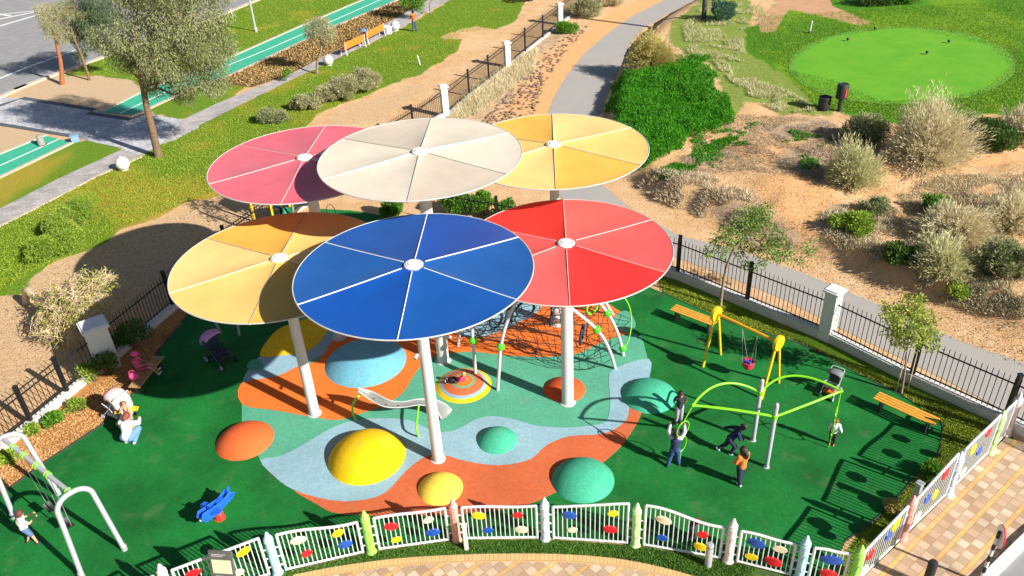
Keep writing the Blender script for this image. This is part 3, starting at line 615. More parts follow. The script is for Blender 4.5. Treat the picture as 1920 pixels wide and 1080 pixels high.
whiteseam = mat('seam_white', (.80, .80, .78), .5, .05); greyseam = mat('seam_grey', (.33, .33, .33), .5, .1); paleseam = mat('seam_pale', (.85, .74, .55), .5, .05); redseam = mat('seam_red_pale', (.85, .55, .50), .5, .05)
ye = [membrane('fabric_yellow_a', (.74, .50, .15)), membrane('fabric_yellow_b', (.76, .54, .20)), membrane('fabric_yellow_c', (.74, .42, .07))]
ro = R(87)
# seams are ordered from straight back (away from the camera), counter-clockwise
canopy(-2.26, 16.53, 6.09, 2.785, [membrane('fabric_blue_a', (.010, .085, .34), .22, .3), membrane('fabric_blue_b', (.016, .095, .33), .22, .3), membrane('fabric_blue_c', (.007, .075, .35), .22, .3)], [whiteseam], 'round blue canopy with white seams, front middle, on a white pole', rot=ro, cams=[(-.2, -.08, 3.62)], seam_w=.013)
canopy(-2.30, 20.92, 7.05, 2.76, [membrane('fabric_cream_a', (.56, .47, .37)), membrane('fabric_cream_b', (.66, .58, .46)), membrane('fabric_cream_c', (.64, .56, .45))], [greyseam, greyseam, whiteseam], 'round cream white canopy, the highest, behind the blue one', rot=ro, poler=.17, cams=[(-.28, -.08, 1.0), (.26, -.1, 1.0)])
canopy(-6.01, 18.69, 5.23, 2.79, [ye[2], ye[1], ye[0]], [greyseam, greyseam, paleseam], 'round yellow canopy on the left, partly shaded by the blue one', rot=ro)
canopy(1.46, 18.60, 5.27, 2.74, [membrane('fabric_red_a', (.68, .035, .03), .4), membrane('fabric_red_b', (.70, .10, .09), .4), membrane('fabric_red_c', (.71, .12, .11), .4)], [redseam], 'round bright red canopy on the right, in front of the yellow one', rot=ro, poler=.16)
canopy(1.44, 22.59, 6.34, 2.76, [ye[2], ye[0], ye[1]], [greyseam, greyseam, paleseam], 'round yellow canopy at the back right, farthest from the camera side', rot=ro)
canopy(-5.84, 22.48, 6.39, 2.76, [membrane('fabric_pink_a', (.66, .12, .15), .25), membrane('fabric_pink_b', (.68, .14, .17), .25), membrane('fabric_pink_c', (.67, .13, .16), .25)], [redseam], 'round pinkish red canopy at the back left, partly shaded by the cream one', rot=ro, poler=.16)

# ================================================================== BLACK FENCES
black = mat('fence_black_paint', (.012, .012, .014), .5, .2, 8)
wallm = mat('fence_wall_white', (.62, .60, .57), .85, .14, 2.5, .15, 30)
pillm = mat('pillar_white', (.74, .73, .70), .8, .09, 3, .1, 30)
def pillar(loc, rz, h, label, wd=.34):
    t = thing('fence_pillar', label, 'fence pillar', loc, rz, 'white fence pillars')
    obj('shaft', MB().box((0, 0, h/2), (wd, wd, h)), pillm, t, bevel=.01)
    obj('cap', MB().box((0, 0, h+.035), (wd+.14, wd+.14, .07)).box((0, 0, h+.09), (wd+.04, wd+.04, .04)), pillm, t, bevel=.008); return t
def fence(label, pts, wall_h, h, postidx, pick=.145, thin=.012, wall=True):
    """pts: ground points; every stretch is a railing panel with rails and pickets"""
    t = thing('metal_fence', label, 'fence', pts[0], 0, 'black metal fences'); O = pts[0]; Q = [p-O for p in pts]
    for i in range(len(Q)-1):
        a, b = Q[i], Q[i+1]; d = b-a; L_ = d.length; d.normalize(); mb = MB()
        for z, s_ in ((wall_h+.12, .035), (h-.22, .035)): mb.beam(a+Vector((0, 0, z)), b+Vector((0, 0, z)), .03, s_)
        n = max(2, int(L_/pick))
        for k in range(n):
            p = a+d*(L_*(k+.5)/n); mb.tube([p+Vector((0, 0, wall_h+.03)), p+Vector((0, 0, h-.03)), p+Vector((0, 0, h+.02))], [thin, thin, .002], 5)
        obj('railing_panel', mb, black, t, smooth=False)
        if wall:
            obj('low_wall', MB().beam(a+Vector((0, 0, wall_h/2-.03))-d*.001, b+Vector((0, 0, wall_h/2-.03)), .2, wall_h).beam(a+Vector((0, 0, wall_h-.015)), b+Vector((0, 0, wall_h-.015)), .26, .05), wallm, t, smooth=False)
    for i in postidx:
        p = Q[i]; obj('post', MB().box((p.x, p.y, (h+.12)/2), (.11, .11, h+.12)).box((p.x, p.y, h+.13), (.13, .13, .03)), black, t, smooth=False)
    return t
fr = [P(880, 392), P(928, 407), P(1040, 437), P(1150, 474), P(1272, 524), P(1400, 573)]
fr = [Vector((-2.4, 29.9, 0)), Vector((-.44, 28.9, 0)), Vector((1.6, 27.9, 0)), Vector((3.7, 26.7, 0)), P(1270, 522), P(1399, 575), P(1540, 634)]
fence('black picket fence on a low white wall behind the yellow swing and bench', fr, .32, 1.62, [1, 2, 3, 4, 5])
fr2 = [P(1556, 640), P(1706, 716), P(1880, 796), P(1990, 850), P(2120, 915)]
fence('black picket fence on a low white wall from the pillar down to the right edge', fr2, .32, 1.62, [1, 2, 3])
pillar(P(1548, 634), R(-50), 1.78, 'tall white pillar in the fence by the cart path, right of the swing', .40)
lf = [P(205, 678), P(320, 588), P(440, 470), P(500, 418), P(600, 335), P(690, 275), P(760, 232), P(832, 216)]
lf = [Vector((-13.2, 21.8, 0)), Vector((-12.1, 24.8, 0)), Vector((-10.9, 28, 0)), Vector((-9.5, 31.2, 0)), Vector((-7.8, 34.6, 0)), Vector((-6.0, 37.7, 0)), Vector((-4.6, 40.1, 0)), Vector((-3.15, 42.4, 0))]
fence('black picket fence running behind the yellow canopy to the middle pillar by the sandy path', lf, .22, 1.45, [1, 2, 3, 4, 5, 6])
lf2 = [P(838, 217), P(880, 180), P(917, 152), P(950, 127)]
fence('short run of black picket fence between the two pillars left of the cart path', lf2, .08, 1.4, [1, 2])
lf3 = [P(954, 124), P(985, 98), P(1018, 72), P(1048, 48)]
fence('far run of black picket fence up to the farthest pillar', lf3, .08, 1.4, [1, 2])
lf4 = [P(1052, 44), P(1085, 18), P(1130, -20), P(1180, -60)]
fence('farthest black fence piece leaving the picture at the top behind grey shrubs', lf4, .08, 1.4, [1, 2])
lf5 = [P(192, 690), P(130, 742), P(62, 798), P(0, 848), P(-90, 920)]
fence('black picket fence at the left edge beside the orange mulch bed', lf5, .2, 1.35, [1, 2, 3])
pillar(P(203, 684), R(35), 1.55, 'wide white pillar at the left fence, behind the bench in the shade', .68)
pillar(P(836, 218), R(20), 1.62, 'white fence pillar nearest behind the cream canopy'); pillar(P(952, 125), R(20), 1.45, 'middle one of the white pillars left of the cart path'); pillar(P(1050, 46), R(20), 1.4, 'farthest white fence pillar at the top, beside grey shrubs')

# ================================================================== CRAYON FENCE
def crayon(loc, rgbname, rgb, label, h=1.46):
    t = thing('crayon_post', label, 'fence post', loc, 0, 'crayon shaped fence posts'); m = mat('crayon_'+rgbname, rgb, .55, .1, 5, .05, 30)
    mb = MB().lathe([(.135, 0), (.135, .05), (.125, .07), (.105, .1), (.102, .14), (.102, h*.78)], (0, 0, 0), 20); obj('body', mb, m, t)
    k = h*.78; mb = MB().lathe([(.1, k-.005), (.112, k+.005), (.112, k+.03), (.096, k+.04), (.096, k+.075), (.108, k+.085), (.108, k+.105), (.085, k+.125), (.035, h-.035), (.022, h-.015), (.001, h)], (0, 0, 0), 20); obj('tip', mb, m, t)
    for a in (0, pi):
        mb = MB(); n = 20; pts = []
        for i in range(n):
            u = .052*math.cos(2*pi*i/n); z = h*.42+.27*math.sin(2*pi*i/n); y = -math.sqrt(.1025**2-u*u); v = Vector((u, y, z)); v.rotate(Matrix.Rotation(a, 3, 'Z')); pts.append(v)
        mb.tube(pts, .008, 5, True); obj('oval_emblem', mb, mat('crayon_line_'+rgbname, tuple(c*.55 for c in rgb), .6), t)
    return t
cray = {'pink': (.78, .33, .28), 'palepink': (.78, .62, .60), 'lav': (.62, .66, .80), 'lgreen': (.50, .74, .32), 'green': (.32, .72, .10), 'lblue': (.42, .68, .76)}
posts = [((330, 1136), 'palepink', 'pale pink crayon post by the grey notice board, left bottom corner'),
 ((522, 1076), 'lblue', 'light blue crayon post right of the grey notice board'), ((697, 1036), 'green', 'bright green crayon post in the front row, below the big yellow mound'),
 ((857, 1014), 'pink', 'salmon pink crayon post in the front row, in front of the small pale yellow mound'), ((1023, 1012), 'lav', 'lavender crayon post at the middle of the front row, left of the large teal mound'),
 ((1191, 1023), 'lgreen', 'pale green crayon post in the front row, right of the large teal mound'), ((1365, 1053), 'palepink', 'pale pink crayon post in the front row, beside the metal bollard'),
 ((1497, 1086), 'lblue', 'light blue crayon post near the front right corner'), ((1595, 1104), 'green', 'bright green crayon post at the corner where the fence turns'),
 ((1690, 1010), 'pink', 'salmon pink crayon post on the right side by the brick plaza'), ((1777, 926), 'lav', 'lavender crayon post on the right side by the brick plaza'),
 ((1855, 848), 'lgreen', 'pale green crayon post on the right side by the brick plaza'), ((1886, 814), 'palepink', 'pale pink crayon post where the crayon fence meets the black fence')]
white_f = mat('panel_white', (.66, .66, .65), .5, .06, 4)
ovc = {'r': mat('oval_red', (.70, .012, .02), .45), 'y': mat('oval_yellow', (.84, .62, .01), .45), 'b': mat('oval_blue', (.010, .085, .42), .45), 'c': mat('oval_cream', (.80, .68, .46), .45)}
PW = []
for px, cn, lb in posts:
    p = P(*px); p.z = 0; PW.append(p); crayon(p, cn, cray[cn], lb)
def panel(a, b, h0, h1, ovs, label, shape='s', g0=.2, g1=.2):
    """wavy white fence panel from post a to post b; h0,h1 top heights; ovs: (u 0..1, v 0..1, rx, ry, colour, tilt)"""
    d = b-a; Lt = d.length; ang = math.atan2(d.y, d.x); t = thing('play_fence', label, 'fence', a, ang, 'white panels with coloured ovals')
    x0, x1 = g0, Lt-g1; L_ = x1-x0; zb = .1
    def top(u):
        if shape == 's': k = u*u*(3-2*u); return h0+(h1-h0)*k+.02*math.sin(2*pi*u)
        return h0+(h1-h0)*u+.04*math.sin(pi*u)
    N = 18; fr = MB()
    fr.tube([(x0+L_*i/N, 0, top(i/N)) for i in range(N+1)], .034, 8)
    fr.tube([(x0, 0, zb), (x1, 0, zb)], .030, 8)
    fr.tube([(x0, 0, zb-.02), (x0, 0, top(0)+.01)], .032, 8); fr.tube([(x1, 0, zb-.02), (x1, 0, top(1)+.01)], .032, 8); obj('frame', fr, white_f, t)
    nb = max(5, int(L_/.105)); bm = MB()
    for k in range(1, nb):
        u = k/nb; bm.tube([(x0+L_*u, 0, zb), (x0+L_*u, 0, top(u))], .0115, 6)
    obj('bars', bm, white_f, t)
    for xa, xb in ((x0, .09), (x1, Lt-.09)):
        for z in (.30, .60, .90): obj('bracket', MB().tube([(xa, 0, z), (xb, 0, z)], .02, 6), white_f, t)
    for u, v, rx, ry, c, tl in ovs:
        mb = MB(); zc = zb+(top(u)-zb)*v; MM = Matrix.Translation((x0+L_*u, 0, zc)) @ Matrix.Rotation(-tl, 4, 'Y') @ Matrix.Rotation(pi/2, 4, 'X')
        mb.lathe([(.97, -.022), (1, -.018), (1, .018), (.97, .022)], (0, 0, 0), 28, MM @ Matrix.Diagonal((rx*1.1, ry*1.12, 1, 1))); obj('oval_disc', mb, ovc[c], t)
    return t
J = .02
pl = [
 (0, 1.02, 1.20, [(.2, .70, .17, .095, 'r', .15), (.80, .80, .17, .085, 'y', .45), (.40, .2, .13, .08, 'b', 0), (.68, .30, .11, .085, 'c', 0)], 'white panel behind the grey notice board with red and yellow ovals'),
 (1, 1.16, 1.0, [(.24, .73, .17, .10, 'c', .0), (.30, .32, .125, .09, 'r', .35), (.74, .78, .13, .09, 'y', .4), (.8, .38, .16, .10, 'b', .1)], 'white panel between the light blue and green crayons, left of centre'),
 (2, 1.03, 1.05, [(.22, .66, .16, .10, 'r', -.1), (.26, .22, .12, .075, 'y', .2), (.75, .72, .12, .085, 'c', .3), (.79, .30, .16, .10, 'b', 0)], 'white panel between the green and salmon crayons with cream and blue ovals at its right'),
 (3, 1.03, 1.05, [(.22, .72, .16, .095, 'y', -.2), (.33, .25, .12, .08, 'b', .1), (.75, .74, .115, .08, 'r', 0), (.79, .26, .15, .095, 'c', -.15)], 'white panel between the salmon and lavender crayons in front of the terracotta floor'),
 (4, 1.0, 1.24, [(.22, .74, .16, .105, 'b', -.2), (.26, .28, .11, .075, 'c', .1), (.80, .76, .115, .08, 'y', .15), (.77, .33, .16, .10, 'r', -.15)], 'white panel with a raised right end in front of the large teal mound'),
 (5, 1.24, 1.0, [(.24, .72, .17, .10, 'c', -.35), (.24, .26, .12, .085, 'b', -.1), (.75, .64, .12, .09, 'r', 0), (.74, .24, .15, .10, 'y', -.3)], 'white panel sloping down to the right, with the child in a cap behind it'),
 (6, .98, .98, [(.30, .72, .19, .12, 'b', -.2), (.74, .74, .145, .085, 'c', 0), (.25, .25, .135, .085, 'y', 0), (.66, .28, .18, .12, 'r', -.25)], 'narrow white panel right of the metal bollard with four large ovals'),
 (7, .98, 1.0, [(.55, .72, .22, .12, 'b', 0), (.55, .25, .18, .12, 'r', -.3)], 'narrowest white panel at the front right corner with a blue and a red oval'),
 (8, .98, 1.22, [(.20, .60, .15, .13, 'r', .0), (.62, .62, .12, .11, 'b', 0), (.76, .78, .17, .15, 'y', .5), (.12, .2, .16, .1, 'c', .2)], 'white panel on the right side between the corner green and the salmon crayons'),
 (9, 1.0, 1.24, [(.74, .78, .16, .13, 'r', .5), (.60, .40, .13, .12, 'y', 0), (.36, .55, .13, .11, 'b', 0), (.2, .22, .17, .11, 'c', .2)], 'white panel on the right side between the salmon and lavender crayons'),
 (10, 1.12, 1.14, [(.30, .72, .15, .13, 'y', .3), (.72, .80, .13, .12, 'r', .5), (.6, .42, .13, .12, 'b', 0), (.2, .22, .16, .1, 'c', .2)], 'white panel on the right side between the lavender and pale green crayons'),
 (11, 1.05, 1.1, [], 'short white panel without ovals beside the black fence')]
HT = {4: (1.16, 1.42), 5: (1.42, 1.12), 8: (1.08, 1.25), 9: (1.2, 1.5), 10: (1.38, 1.42), 11: (1.3, 1.3)}
for i, h0, h1, ov, lb in pl: panel(PW[i], PW[i+1], *HT.get(i, (h0+.13, h1+.13)), ov, lb, 's')
pa = P(190, 1190); pa.z = 0
panel(pa, PW[0], 1.02, 1.16, [(.5, .7, .19, .11, 'b', .1)], 'leftmost white panel, cut by the bottom edge, with a blue oval')
# ================================================================== CRAYON FENCE END

# ================================================================== PLAY EQUIPMENT
yel = mat('play_yellow_paint', (.82, .55, .008), .4, .08, 5, coat=.2); ylo = mat('play_orange_plastic', (.82, .40, .008), .4, .08, 5, coat=.2)
grn = mat('play_green_paint', (.22, .66, .015), .4, .08, 5, coat=.2); grn2 = mat('play_ball_green', (.07, .62, .015), .35, .05, 5, coat=.2)
galv = mat('galvanised_steel', (.50, .52, .54), .42, .12, 9, metal=.35); grey = mat('play_grey_paint', (.40, .42, .45), .4, .06, 5, coat=.1)
chain = mat('chain_steel', (.55, .56, .58), .35, .1, 9, metal=.6); rope = mat('black_rope', (.018, .02, .022), .8, .2, 40); navy = mat('navy_rubber', (.012, .035, .075), .55, .2, 8)
redp = mat('seat_red_plastic', (.72, .03, .09), .35, .05, 6, coat=.2); bluep = mat('seat_blue_plastic', (.05, .06, .50), .35, .05, 6); blk = mat('black_rubber', (.02, .02, .022), .6, .15, 8)
def root_at(name, label, cat, p, group=None):
    p = Vector(p); p.z = 0 if abs(p.z) < .02 else p.z
    return thing(name, label, cat, p, 0, group)
# -------- yellow toddler swing
LB = [P(1318, 688), P(1351, 665), P(1428, 748), P(1460, 718)]
mL = (LB[0]+LB[1])/2; mR = (LB[2]+LB[3])/2; hz = 1.78
t = root_at('toddler_swing', 'yellow A-frame swing with one red and blue bucket seat', 'swing', (mL+mR)/2)
TL = Vector((mL.x, mL.y, hz)); TR = Vector((mR.x, mR.y, hz)); ax = (TR-TL).normalized()
for b, tp in ((LB[0], TL), (LB[1], TL), (LB[2], TR), (LB[3], TR)):
    q = tp+(b-Vector((tp.x, tp.y, 0)))*.18+Vector((0, 0, -.05)); wpart(t, 'leg', MB().tube([b+Vector((0, 0, .01)), q], .042, 12), yel)
for tp, s_ in ((TL, -1), (TR, 1)):
    rot = ax.to_track_quat('Z', 'Y').to_matrix().to_4x4(); MM = Matrix.Translation(tp+ax*.02*s_+Vector((0, 0, -.02))) @ rot
    wpart(t, 'end_plate', MB().lathe([(.2, -.07), (.235, -.05), (.24, 0), (.235, .05), (.2, .07), (.001, .08)], (0, 0, 0), 28, MM), yel)
wpart(t, 'crossbeam', MB().tube([TL, TR], .045, 14), ylo)
sc_ = TL.lerp(TR, .56); sc_.z = .52; sc_ += Vector((.06, -.06, 0)); perp = Vector((-ax.y, ax.x, 0))
for k, u in enumerate((.43, .68)):
    a = TL.lerp(TR, u)-Vector((0, 0, .04)); side = -1 if k == 0 else 1
    for dd in (-1, 1):
        wpart(t, 'chain', MB().tube([a, sc_+ax*.13*side+perp*.12*dd+Vector((0, 0, .13))], .0075, 6), chain)
mb = MB(); MM = Matrix.Translation(sc_) @ Matrix(((ax.x, perp.x, 0, 0), (ax.y, perp.y, 0, 0), (0, 0, 1, 0), (0, 0, 0, 1)))
mb.lathe([(.06, -.13), (.13, -.11), (.17, -.03), (.175, .10), (.185, .125), (.165, .135), (.15, .1), (.145, -.02), (.10, -.08), (.001, -.09)], (0, 0, 0), 20, MM); st = wpart(t, 'bucket_seat', mb, redp)
mb = MB().box((0, -.06, .14), (.30, .07, .05), MM).box((0, .0, .05), (.06, .24, .14), MM); wpart(t, 'harness_bar', mb, bluep, st, bevel=.01)
# -------- green frame with hoops
t = root_at('hoop_frame', 'bright green curved frame on two grey posts with hanging hoop chains at both ends', 'climbing frame', (P(1412, 826)+P(1437, 876))/2)
pA, pB = P(1412, 826), P(1437, 876); JL = P(1299, 760, 2.0); JR = P(1577, 733, 2.0)
for p, h in ((pA, 2.15), (pB, 2.2)):
    wpart(t, 'post', MB().lathe([(.085, 0), (.085, .015), (.058, .02), (.058, h-.06), (.05, h-.02), (.025, h)], p, 16), grey)
    wpart(t, 'collar', MB().lathe([(.06, 0), (.072, .01), (.072, .13), (.06, .14)], (p.x, p.y, 1.62 if p is pA else 1.68), 16), grn)
cA = Vector((pA.x, pA.y, 1.70)); cB = Vector((pB.x, pB.y, 1.76))
def arc(a, b, bulge, up=.0, n=18):
    out = []
    for i in range(n+1):
        u = i/n; out.append(a.lerp(b, u)+bulge*(4*u*(1-u))+Vector((0, 0, up*4*u*(1-u))))
    return out
wpart(t, 'curved_beam', MB().tube(arc(JL, cA, Vector((-.05, .35, 0)), .22), .033, 10), grn)
wpart(t, 'curved_beam', MB().tube(arc(cA, JR, Vector((-.1, .4, 0)), .22), .033, 10), grn)
wpart(t, 'straight_beam', MB().tube(arc(JL, cB, Vector((.02, .0, 0)), .03), .036, 10), grn)
wpart(t, 'straight_beam', MB().tube(arc(cB, JR, Vector((0, -.03, 0)), .02), .036, 10), grn)
for J_, tilt, low in ((JL, .0, .46), (JR, .8, .10)):
    wpart(t, 'joint', MB().ball(J_, .055, 10, 8), grn)
    ln = Vector((-.42, -.10, -1)) if J_ is JL else Vector((0, 0, -1)); H0 = J_+ln*.50
    wpart(t, 'hanger', MB().tube([J_, H0], .018, 8), grn)
    z = H0.z; q = Vector((math.cos(tilt+.6), math.sin(tilt+.6), 0)) if J_ is JL else Vector((.35, .94, 0))
    for rx, rz_ in (((.22, .24), (.17, .26)) if J_ is JL else ((.15, .20), (.17, .33))):
        c = H0.copy(); c.z = z-rz_; mb = MB()
        mb.tube([c+q*rx*math.cos(2*pi*i/22)+Vector((0, 0, rz_*math.sin(2*pi*i/22))) for i in range(22)], .013, 7, True); wpart(t, 'hoop', mb, grn); z -= 2*rz_+.02
    wpart(t, 'ground_rod', MB().tube([Vector((H0.x, H0.y, z+.02)), Vector((H0.x, H0.y, .02))], .012, 6), grn)
# -------- grey arch swing on the left
t = root_at('arch_swing', 'large grey steel swing with two arches and lime green clamps, at the left edge', 'swing', P(140, 1010))
def ubend(a, b, h, k=.30):
    a = Vector(a); b = Vector(b); d = (b-a); W_ = d.length; d.normalize(); inset = W_*.12; r = .36; pts = [a, a+d*inset*.6+Vector((0, 0, h*.5))]
    x0, x1 = inset, W_-inset
    for i in range(11):
        an = pi-pi/2*i/10; pts.append(a+d*(x0+r+r*math.cos(an))+Vector((0, 0, h-r+r*math.sin(an))))
    for i in range(11):
        an = pi/2-pi/2*i/10; pts.append(a+d*(x1-r+r*math.cos(an))+Vector((0, 0, h-r+r*math.sin(an))))
    pts += [b-d*inset*.6+Vector((0, 0, h*.5)), b]; return pts
n0, n1, f0, f1 = P(163, 1076), P(234, 1031), P(36, 966), P(110, 927)
HS = 2.42
# widen the feet a little as the arches stand slightly splayed
wpart(t, 'arch', MB().tube(ubend(n0-(n1-n0)*.12, n1, HS), .062, 14), grey); wpart(t, 'arch', MB().tube(ubend(f0-(f1-f0)*.12, f1, HS), .062, 14), grey)
for p in (n0-(n1-n0)*.12, n1, f0-(f1-f0)*.12, f1): wpart(t, 'foot_sleeve', MB().lathe([(.075, 0), (.075, .16), (.065, .17)], p, 14), galv)
tn = (n0+n1)/2-(n1-n0)*.06; tf = (f0+f1)/2-(f1-f0)*.06; tn.z = tf.z = HS-.02
wpart(t, 'crossbeam', MB().tube([tf, tn], .055, 14), grey)
for u in (.17, .33, .52, .68, .97):
    p = tf.lerp(tn, u); d = (tn-tf).normalized(); rot = d.to_track_quat('Z', 'Y').to_matrix().to_4x4()
    for s_ in (-.05, .05): wpart(t, 'clamp', MB().ring((0, 0, s_), .068, .068, .014, Matrix.Translation(p) @ rot, 18, 6), grn)
seatdir = (n0-n1).normalized()
def swing_seat(u0, u1, off, zc):
    a = tf.lerp(tn, u0); b = tf.lerp(tn, u1); c = (a+b)/2; c.z = zc; c += off; sd_ = (b-a).normalized(); w_ = .19
    for tp, s_ in ((a, -1), (b, 1)): wpart(t, 'chain', MB().tube([tp-Vector((0, 0, .06)), c+sd_*w_*s_+Vector((0, 0, .12))], .008, 6), chain)
    mb = MB(); N = 10; vs = []; fs = []
    for i in range(N+1):
        x = -1+2*i/N; z = .12*x*x*abs(x)
        for y in (-.09, .09):
            for zz_ in (-.012, .012): p = c+sd_*x*w_+seatdir*y*1.0+Vector((0, 0, z+zz_)); vs.append(p)
    for i in range(N):
        o = i*4; fs += [(o, o+2, o+6, o+4), (o+1, o+5, o+7, o+3), (o, o+4, o+5, o+1), (o+2, o+3, o+7, o+6)]
    fs += [(0, 1, 3, 2), (N*4, N*4+2, N*4+3, N*4+1)]; mb.add(vs, fs); wpart(t, 'strap_seat', mb, blk)
    return c
SEAT1 = swing_seat(.17, .33, Vector((.30, -.25, 0)), .62); SEAT2 = swing_seat(.52, .68, Vector((0, 0, 0)), .5)
# -------- net climber
t = root_at('net_climber', 'black rope net climber with white arches and green ball joints under the red canopy', 'climbing net', P(1030, 690))
wst = mat('climber_white_steel', (.50, .52, .53), .4, .08, 6, coat=.1)
A1 = [P(933, 732), PY(936, 690, 19.34), PY(939, 650, 19.38), PY(950, 605, 19.42), PY(970, 565, 19.47), PY(1000, 548, 19.55), PY(1035, 552, 19.63), PY(1071, 578, 19.7), PY(1119, 618, 19.82), PY(1142, 655, 19.95), P(1154, 692)]
A2 = [P(892, 707), PY(890, 680, 20.05), PY(887, 638, 20.08), PY(884, 600, 20.1), PY(886, 560, 20.15), PY(915, 525, 20.25), PY(975, 512, 20.35), PY(1050, 520, 20.5), PY(1100, 545, 20.6), PY(1139, 587, 20.65), PY(1160, 630, 20.7), P(1169, 667)]
A3 = [P(859, 650), PY(862, 620, 21.8), PY(868, 590, 21.9), PY(900, 540, 22.2), PY(1000, 500, 22.6), PY(1100, 530, 22.6), P(1150, 590)]
for A_ in (A1, A2, A3): wpart(t, 'arch_pole', MB().tube([Vector(p) for p in catmull(A_, 5, False)], .052, 12), wst)
for p in (A1[2], A2[2], A1[8], A2[9], PY(1168, 653, 20.72)): wpart(t, 'ball_joint', MB().ball(p, .125, 16, 12), grn2)
H1 = [PY(1168, 655, 20.7), PY(1179, 636, 20.8), PY(1184, 605, 20.9), PY(1180, 575, 21.0), PY(1168, 556, 21.1), PY(1150, 550, 21.2), PY(1140, 560, 21.2)]
wpart(t, 'green_hoop', MB().tube([Vector(p) for p in catmull(H1, 5, False)], .02, 8), grn)
def net(A_, B_, nu, nv, sag=0., r=.011, jit=.03, nm='rope_net'):
    """ropes between two edge curves given as point lists"""
    A_ = catmull([tuple(p) for p in A_], 8, False); B_ = catmull([tuple(p) for p in B_], 8, False); mb = MB(); rg = random.Random(len(A_)*31+nu)
    def pt(c, u): x = u*(len(c)-1); i = min(int(x), len(c)-2); return Vector(c[i]).lerp(Vector(c[i+1]), x-i)
    G_ = [[pt(A_, i/nu).lerp(pt(B_, i/nu), j/nv)+Vector((rg.uniform(-jit, jit), rg.uniform(-jit, jit), -sag*4*(j/nv)*(1-j/nv)+rg.uniform(-jit, jit))) for j in range(nv+1)] for i in range(nu+1)]
    for i in range(nu+1): mb.tube(G_[i], r, 5)
    for j in range(nv+1): mb.tube([G_[i][j] for i in range(nu+1)], r, 5)
    return wpart(t, nm, mb, rope)
lowf = [P(905, 640, .9), P(960, 640, .5), P(1000, 668, .3), P(1031, 686, .15), P(1075, 690, .12), P(1106, 692, .12), P(1148, 674, .3)]
net(A2[3:10], lowf, 11, 7, .12)
net([P(880, 600, .9), P(960, 585, .9), P(1050, 575, .9), P(1130, 580, .8), P(1185, 600, .7)], [P(905, 645, .35), P(990, 660, .25), P(1060, 680, .2), P(1110, 670, .2), P(1160, 640, .3)], 9, 5, -.18)
net([P(865, 600, 1.6), P(960, 580, 1.8), P(1060, 560, 2.0), P(1130, 565, 1.8)], [P(870, 640, .2), P(930, 620, .2), P(1010, 610, .2), P(1100, 600, .2)], 10, 4, .1)
for (x, y, Yc, an, rx, rz_) in ((1091, 627, 20.1, 1.25, .20, .33), (1034, 592, 20.3, 1.4, .18, .34), (985, 580, 20.2, .2, .26, .30), (955, 592, 20.4, 1.0, .2, .32), (930, 600, 20.6, .6, .22, .28), (1110, 575, 20.9, .5, .2, .25)):
    c = PY(x, y, Yc); q = Vector((math.cos(an), math.sin(an), 0)).normalized(); lean = Vector((.12, 0, 1)).normalized()
    mb = MB().tube([c+q*rx*math.cos(2*pi*i/24)+lean*rz_*math.sin(2*pi*i/24) for i in range(24)], .042, 9, True); wpart(t, 'ring', mb, grn if x == 1110 else navy)
# -------- bent board slide on two green posts
t = root_at('wave_slide', 'curved pale grey wave slide on two bent green supports by the big yellow mound', 'slide', P(745, 770))
bd = mat('slide_grey', (.21, .22, .21), .45, .1, 5)
g1, g2 = P(668, 789), P(785, 820)
top1 = P(675, 735, .72); mid = P(725, 765, .52); e2 = P(795, 758, .42); e3 = P(835, 770, .12)
# board as a lofted twisted band
cl = [P(672, 735, .85), P(695, 745, .62), P(725, 760, .48), P(755, 762, .42), P(785, 757, .46), P(812, 759, .36), P(828, 768, .2), P(838, 780, .03)]
wdv = [.09, .15, .15, .12, .13, .17, .21, .23]
cls = [Vector(p) for p in catmull([tuple(p) for p in cl], 4, False)]; vs = []; fs = []; n = len(cls)
for i, p in enumerate(cls):
    a = cls[max(i-1, 0)]; b = cls[min(i+1, n-1)]; d = (b-a); d.z = 0; d.normalize(); nn = Vector((-d.y, d.x, 0)); u = i/(n-1)*(len(wdv)-1); k = min(int(u), len(wdv)-2); w_ = wdv[k]+(wdv[k+1]-wdv[k])*(u-k)
    for j in range(7):
        x = -1+j/3; lift = .09*x*x*(1-.5*i/n); 
        for th in (0, -.02): vs.append(p+nn*w_*x+Vector((0, 0, lift+th)))
for i in range(n-1):
    for j in range(6):
        a = i*14+j*2; b = a+14; fs += [(a, a+2, b+2, b), (a+1, b+1, b+3, a+3)]
    a = i*14; b = a+14; fs += [(a, b, b+1, a+1), (a+12, a+13, b+13, b+12)]
fs += [tuple([j*2 for j in range(7)]+[j*2+1 for j in range(6, -1, -1)]), tuple([(n-1)*14+j*2+1 for j in range(7)]+[(n-1)*14+j*2 for j in range(6, -1, -1)])]
wpart(t, 'slide_board', MB().add(vs, fs), bd)
for s_ in (0, 12): wpart(t, 'side_rim', MB().tube([vs[i*14+s_] for i in range(n)], .018, 7), wst)
g1t = cls[1]-Vector((0, 0, .02)); g2t = cls[16]-Vector((0, 0, .03))
wpart(t, 'support_post', MB().tube([Vector(p) for p in catmull([tuple(g1), tuple(g1+Vector((-.06, .02, .35))), tuple(g1+Vector((.0, .05, .62))), tuple(g1t)], 4, False)], .032, 10), grn)
wpart(t, 'support_post', MB().tube([Vector(p) for p in catmull([tuple(g2), tuple(g2+Vector((-.03, .05, .35))), tuple(g2t)], 4, False)], .032, 10), grn)
for i in (5, 8, 11): wpart(t, 'bolt', MB().ball(cls[i]+Vector((0, 0, .03)), .018, 8, 6), blk)
